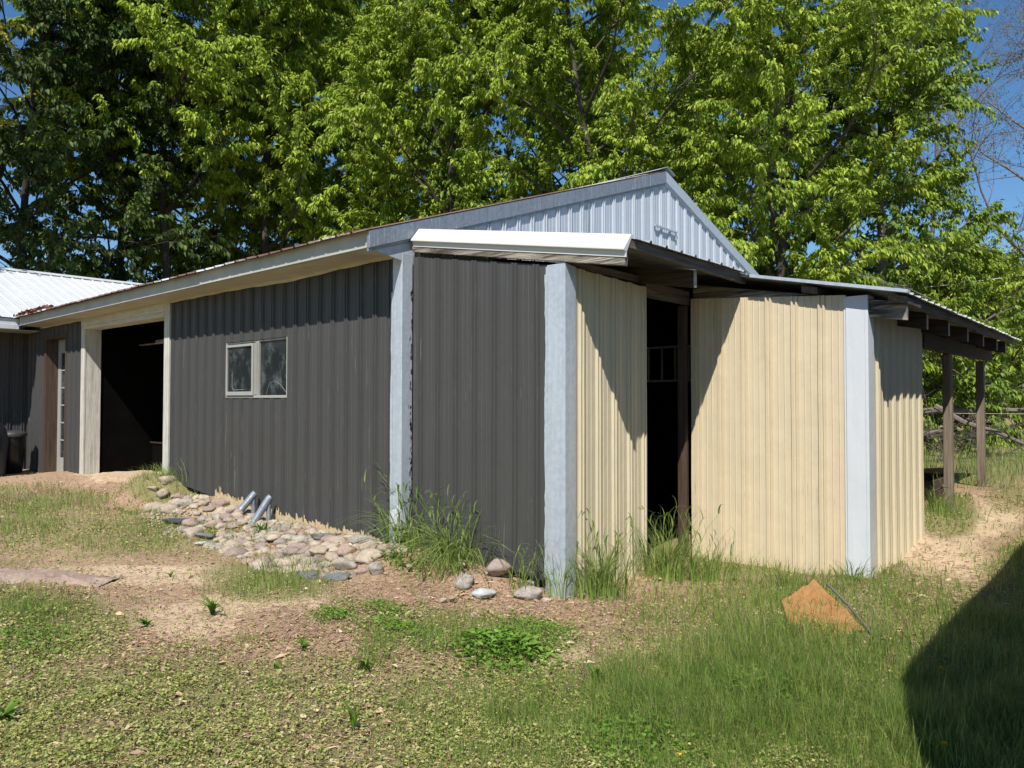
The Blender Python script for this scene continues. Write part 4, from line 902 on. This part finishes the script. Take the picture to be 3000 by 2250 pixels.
clump('grass_clump', 'bushy green grass clump by the right jamb of the garage opening', at(490, 1455), 420, .30, .30, .008, 1.0, stems=3)
clump('grass_clump', 'straggling dry grass before the small glazed door', at(150, 1450), 300, .24, .45, .008, 1.2, mat=M['litter'])
clump('grass_clump', 'tangled dry grass at the left edge below the bin', at(40, 1470), 260, .26, .4, .008, 1.2, mat=M['litter'])
clump('weed_plant', 'arching leafy weed growing round the right pipe', at(765, 1560), 26, .30, .05, .022, 1.4, mat=M['weed'], cat='weed', group='weeds in the yard')
clump('weed_plant', 'broad-leaved green plant left in the tall grass on the stones', at(1165, 1640), 60, .20, .12, .035, 1.0, mat=M['weed'], cat='weed', group='weeds in the yard')
clump('weed_plant', 'small leafy sprig at the foot of the left pipe', at(712, 1490), 16, .13, .03, .016, 1.0, mat=M['weed'], cat='weed', group='weeds in the yard')
def rosette(label, px, py, n, r_, wid, h=.5):
    p = at(px, py); t = thing('weed_rosette', label, 'weed', 'weeds in the yard', loc=tuple(p)); a = np.arange(n)*2.4+rng.uniform(-.2, .2, n)
    P = np.zeros((n, 3)); D = np.stack([np.cos(a), np.sin(a), 0*a], 1); V, F = blades(P, D, r_*rng.uniform(.6, 1.1, n), np.full(n, wid), rng.uniform(.9, 1.5, n), 5); V[:, 2] *= h; V[:, :2] *= 1.25
    link('leaves', np_mesh('leaves', V, F), M['weed'], t)
rosette('dandelion-like weed rosette on the bare sandy patch', 430, 1835, 12, .15, .035, .7)
rosette('large jagged weed rosette at the lower edge of the grass patch', 622, 1800, 22, .24, .03, .9)
def mound(label, px, py, rx, ry, hh, n, lf):
    p = at(px, py); t = thing('weed_mound', label, 'weed', 'weeds in the yard', loc=tuple(p)); q = rng.normal(0, .45, (n, 2)); k = np.exp(-(q**2).sum(1)*1.5)
    x, y = q[:, 0]*rx, q[:, 1]*ry; P = np.stack([x, y, gz(x+p.x, y+p.y)-p.z+hh*k*rng.uniform(.2, 1, n)], 1)
    V, F = leaf_fan(P, dirs(n)+np.array([0, 0, .4]), np.array([0, 0, 1.])+rng.normal(0, .4, (n, 3)), lf*rng.uniform(.6, 1.3, n), lf*.5*rng.uniform(.7, 1.2, n)); link('leaves', np_mesh('leaves', V, F), M['weed'], t)
rosette('upright small weed sprout left of the yard middle', 890, 1905, 8, .10, .035, 1.3)
rosette('small two-leaved sprout below the yard middle', 810, 1965, 5, .09, .035, 1.3)
rosette('narrow-leaved weed on soil right of the weed mound', 1745, 2010, 7, .15, .025, 1.4)
rosette('broad-leaved plantain near the left edge', 20, 2110, 8, .16, .05, .9)
rosette('broad-leaved weed between moss and litter', 1070, 1965, 8, .14, .035, 1.1)
rosette('upright bright-leaved weed in the near moss', 1035, 2140, 6, .15, .03, 1.7)
rosette('small grey-green weed on the sandy band at left', 190, 1690, 9, .16, .02, .8)
rosette('small weed on the sandy band right of the other', 500, 1690, 9, .14, .02, .8)
for lab, px, py, nn, hh in (('little round tuft of fine grass below the stones', 1240, 1775, 90, .13), ('fine grass tuft right of the path of litter', 1640, 1850, 90, .13), ('fine grass tuft on bare soil left of centre', 720, 1880, 120, .14), ('bluish grass tuft in the near lawn left of centre', 790, 2010, 90, .15),
        ('tall grass tuft at the edge of the lush lawn', 1900, 2060, 200, .26), ('grass tuft on the sandy patch by the rosette', 390, 1760, 70, .12), ('grass tuft in soil right of the slates', 1210, 1740, 60, .12), ('coarse grass tuft in the near moss', 1180, 2080, 90, .14)):
    clump('grass_tuft', lab, at(px, py), nn, hh, .07, .004, .7, mat=M['grass'], cat='grass tuft', group='small grass tufts in the yard')
for lab, px, py, nn, hh, sp, mt in (('straw-coloured tangle below the glazed side door', 230, 1480, 260, .20, .40, 'litter'), ('green tuft in the tangle left of the garage opening', 110, 1500, 200, .22, .30, 'tallgrass'), ('dry grass along the sill of the garage opening', 380, 1440, 200, .14, .5, 'litter'),
        ('low green tuft at the left edge of the far lawn', 30, 1540, 220, .2, .4, 'grass'), ('dry tufted grass under the cream doorway wall', 1850, 1790, 260, .16, .35, 'litter'), ('dead grass skirt at the foot of the tall grass on the stones', 1280, 1675, 240, .16, .28, 'litter')):
    clump('grass_clump', lab, at(px, py), nn, hh, sp, .007, 1.1, mat=M[mt])
mound('dark leafy weed mound in the middle of the yard', 1470, 1905, .34, .30, .11, 900, .05)
mound('low feathery green patch up-right of the weed mound', 1560, 1850, .40, .25, .05, 900, .026)
mound('small feathery green patch below the slates', 975, 1810, .25, .2, .05, 600, .024)
mound('clovery patch left of the yard middle', 1180, 1850, .4, .25, .05, 900, .024)
mound('green leafy patch below the tall grass on the stones', 1120, 1790, .3, .2, .05, 600, .024)
mound('low green patch at the left edge of the near lawn', 90, 1880, .5, .4, .05, 1100, .024)
mound('broad green plant patch in the near right lawn', 1870, 2180, .4, .35, .08, 900, .035)
mound('pale green weed patch in the shaded-side lawn', 2200, 2030, .4, .4, .10, 900, .04)
# dandelions
for lab, px, py, hh in (('yellow dandelion flower standing in the shaded grass', 2757, 2060, .17), ('yellow dandelion at the bottom edge of the shaded grass', 2765, 2270, .12), ('tiny yellow dandelion low at the bottom right of centre', 1988, 2250, .05)):
    p = at(px, py); t = thing('dandelion', lab, 'flower', 'dandelions in the lawn', loc=tuple(p))
    MB().tube([(0, 0, 0), (.01, 0, hh*.6), (.0, .01, hh)], .002, 5).build('stem', M['weed'], t)
    n = 60; a = rng.uniform(0, 2*PI, n); D = np.stack([np.cos(a), np.sin(a), rng.uniform(.1, 1.6, n)], 1)
    V, F = leaf_fan(np.tile([[0, .01, hh]], (n, 1)), D, np.tile([[0, 0, 1.]], (n, 1)), rng.uniform(.014, .02, n), np.full(n, .005)); link('flower_head', np_mesh('flower_head', V, F), M['dandelion'], t)
# orange tarp with its stick
p = at(2370, 1790); t = thing('orange_tarp', 'faded orange sheet lying half sunk in the grass before the cream wall', 'tarp', loc=tuple(p)); c = MB(); n = 16
cor = [at(2290, 1790)+Vector((0, 0, .07)), at(2385, 1755)+Vector((0, 0, .14)), at(2535, 1855)+Vector((0, 0, .02)), at(2330, 1880)+Vector((0, 0, -.02))]
def tpos(a, b):
    q = cor[0].lerp(cor[1], a/n).lerp(cor[3].lerp(cor[2], a/n), b/n)-p; q.z += .02*noise.noise(Vector((a*.35, b*.35, 3)))-.03*math.sin(a/n*PI)*math.sin(b/n*PI); return tuple(q)
for i in range(n):
    for j in range(n): c.quad(tpos(i, j), tpos(i, j+1), tpos(i+1, j+1), tpos(i+1, j))
c.build('tarp_sheet', M['orange'], t, smooth=True)
a, b = at(2425, 1765), at(2560, 1872); s = MB(); s.tube([tuple(a+Vector((0, 0, .13))), tuple(a.lerp(b, .5)+Vector((0, 0, .09))), tuple(b+Vector((0, 0, .02)))], .009, 6)
tag(s.build('wooden_stick', M['bark_pale'], None), 'thin pale stick lying along the right edge of the orange sheet', 'stick')

# ------------------------------------------------------------------ right background: fallen limbs, twine, wire, crate
def limb(label, pts, r0, n_side, seed, mat=None, name='fallen_branch'):
    R = random.Random(seed); t = thing(name, label, 'branch', 'fallen branches beyond the lean-to', loc=tuple(pts[0])); o = Vector(pts[0]); P = [Vector(q)-o for q in pts]
    m_ = MB(); m_.tube([tuple(q) for q in P], [r0*(1-.75*k/(len(P)-1)) for k in range(len(P))], 7); m_.build('main_limb', mat or M['bark_pale'], t)
    s = MB()
    for k in range(n_side):
        f = R.uniform(.1, .95)*(len(P)-1); i = int(f); q = P[i].lerp(P[i+1], f-i); d = Vector((R.gauss(0, 1), R.gauss(0, 1), R.gauss(0, .7))).normalized(); l = R.uniform(.4, 1.6); ps = [q]
        for _ in range(4): d = (d+Vector((R.gauss(0, .3), R.gauss(0, .3), R.gauss(-.1, .2)))).normalized(); q = q+d*l/4; ps.append(q)
        s.tube([tuple(x) for x in ps], [.018, .013, .009, .006, .003], 4)
    s.build('side_twigs', mat or M['bark'], t)
def P3(px, py, d):
    q = FW+RT*((px-1500)/FP)-UP*((py-1125)/FP); return (CU+q.x*d, CV+q.y*d, q.z*d)
limb('long grey log lying level across the view beyond the posts', [P3(2600, 1215, 19), P3(2750, 1203, 18.5), P3(2900, 1200, 18), P3(3100, 1207, 17.5), P3(3300, 1210, 17)], .10, 14, 3)
limb('sloping fallen branch running down to the right beyond the posts', [P3(2740, 1190, 17), P3(2830, 1240, 16.5), P3(2920, 1265, 16), P3(3000, 1300, 15.6), P3(3080, 1330, 15.2)], .07, 14, 5)
limb('tangle of dead branches low behind the first post', [P3(2640, 1280, 16), P3(2760, 1262, 16), P3(2840, 1290, 16.5), P3(2930, 1240, 17)], .05, 46, 8)
limb('brushy heap of dead twigs against the cream wall end', [P3(2620, 1310, 15), P3(2700, 1275, 15.5), P3(2780, 1315, 16)], .04, 40, 12, M['bark'])
o = MB().tube([(3.2, 4.2, -.07), P3(2800, 1211, 13), P3(2950, 1212, 15), P3(3300, 1216, 17)], .006, 4).build('twine', M['rope'])
tag(o, 'pale yellow twine strung level past the lean-to posts', 'twine')
o = MB().tube([P3(2300, 872, 24), P3(2600, 852, 22), P3(2800, 833, 21.5), P3(3000, 806, 21), P3(3400, 750, 20)], .016, 5).build('overhead_wire', M['cable'])
tag(o, 'thin grey overhead wire rising to the right past the trees', 'wire')
cx = Vector((2.55, 6.3, -1.2)); t = thing('wooden_crate', 'low dark crate behind the cream wall end, in the shade of the lean-to', 'crate', loc=tuple(cx)); k = MB()
for zz in (0, .13): k.box((-.5, -.6, zz), (-.46, .6, zz+.11)).box((.46, -.6, zz), (.5, .6, zz+.11)).box((-.46, -.6, zz), (.46, -.56, zz+.11)).box((-.46, .56, zz), (.46, .6, zz+.11))
k.box((-.46, -.56, .0), (.46, .56, .03)); k.build('slatted_body', M['wood_brown'], t, .004)
o = MB().tube([(1.9, 6.1, -.93), (2.6, 6.55, -.92), (3.02, 6.9, -.90)], .03, 8).build('wooden_pole', wood('orange_brown_pole', (.20, .10, .03), (.50, .30, .12), 0)); tag(o, 'orange-brown wooden pole lying across the dark crate', 'pole')
for lab, a, b in (('thin bare twig lying on the lean-to roof edge, nearest', (3.5, 3.0, .97), (2.5, 3.9, 1.45)), ('thin bare twig lying on the lean-to roof edge, farther', (3.55, 3.35, .96), (2.9, 4.6, 1.30))):
    A, B = Vector(a), Vector(b); tag(MB().tube([a, tuple(A.lerp(B, .5)+Vector((0, 0, .03))), b], [.006, .005, .003], 4).build('dry_twig', M['bark_pale']), lab, 'twig', 'twigs on the lean-to roof')

# unseen camper-shaped trailer right of the frame, added for the rounded lawn shadow
t = thing('shadow_caster', 'unseen camper-shaped trailer beside the photographer that throws the rounded dark shadow at lower right', 'caster', loc=(5.9, 2.2, -1.5))
pr = [(-.0+x_, z_) for x_, z_ in ((3.9, .35), (-4.2, .35), (-4.45, .6))]; R_ = .75; y0_, zt_ = -4.55, 2.80
outl = [(5.0, .35), (5.0, zt_), (y0_+R_, zt_)]+[(y0_+R_-R_*math.sin(a), zt_-R_+R_*math.cos(a)) for a in np.linspace(.15, PI/2, 9)]+[(y0_, .6), (y0_+.25, .35)]
b_ = MB(); i = 0; n = len(outl)
for u in (-.72, 1.5): b_.v += [(u, p_[0], p_[1]) for p_ in outl]
b_.f += [tuple(range(n))[::-1], tuple(range(n, 2*n))]+[(j, (j+1) % n, n+(j+1) % n, n+j) for j in range(n)]
b_.build('body', M['white'], t, .03)
for yy in (-1.8, 1.8):
    for u in (-.735,): MB().box((u, yy-.5, 1.4), (u+.015, yy+.5, 2.0)).build('window', M['glass'], t, .0)
for yy in (.1, .9): lathe([(0, -.1), (.28, -.1), (.33, -.06), (.33, .06), (.28, .1), (0, .1)], (0, 0, 0)).build('wheel', M['dark_blk'], t, smooth=True)
ws = [o for o in t.children if o.name.startswith('wheel')]
for o, yy in zip(ws, (.1, .9)): o.rotation_euler = (0, PI/2, 0); o.location = (-.55, yy, .32)

# raise everything from lens-relative heights to heights above the yard
for o in scene.objects:
    if o.parent is None and o not in (cob, so): o.location.z += ZO
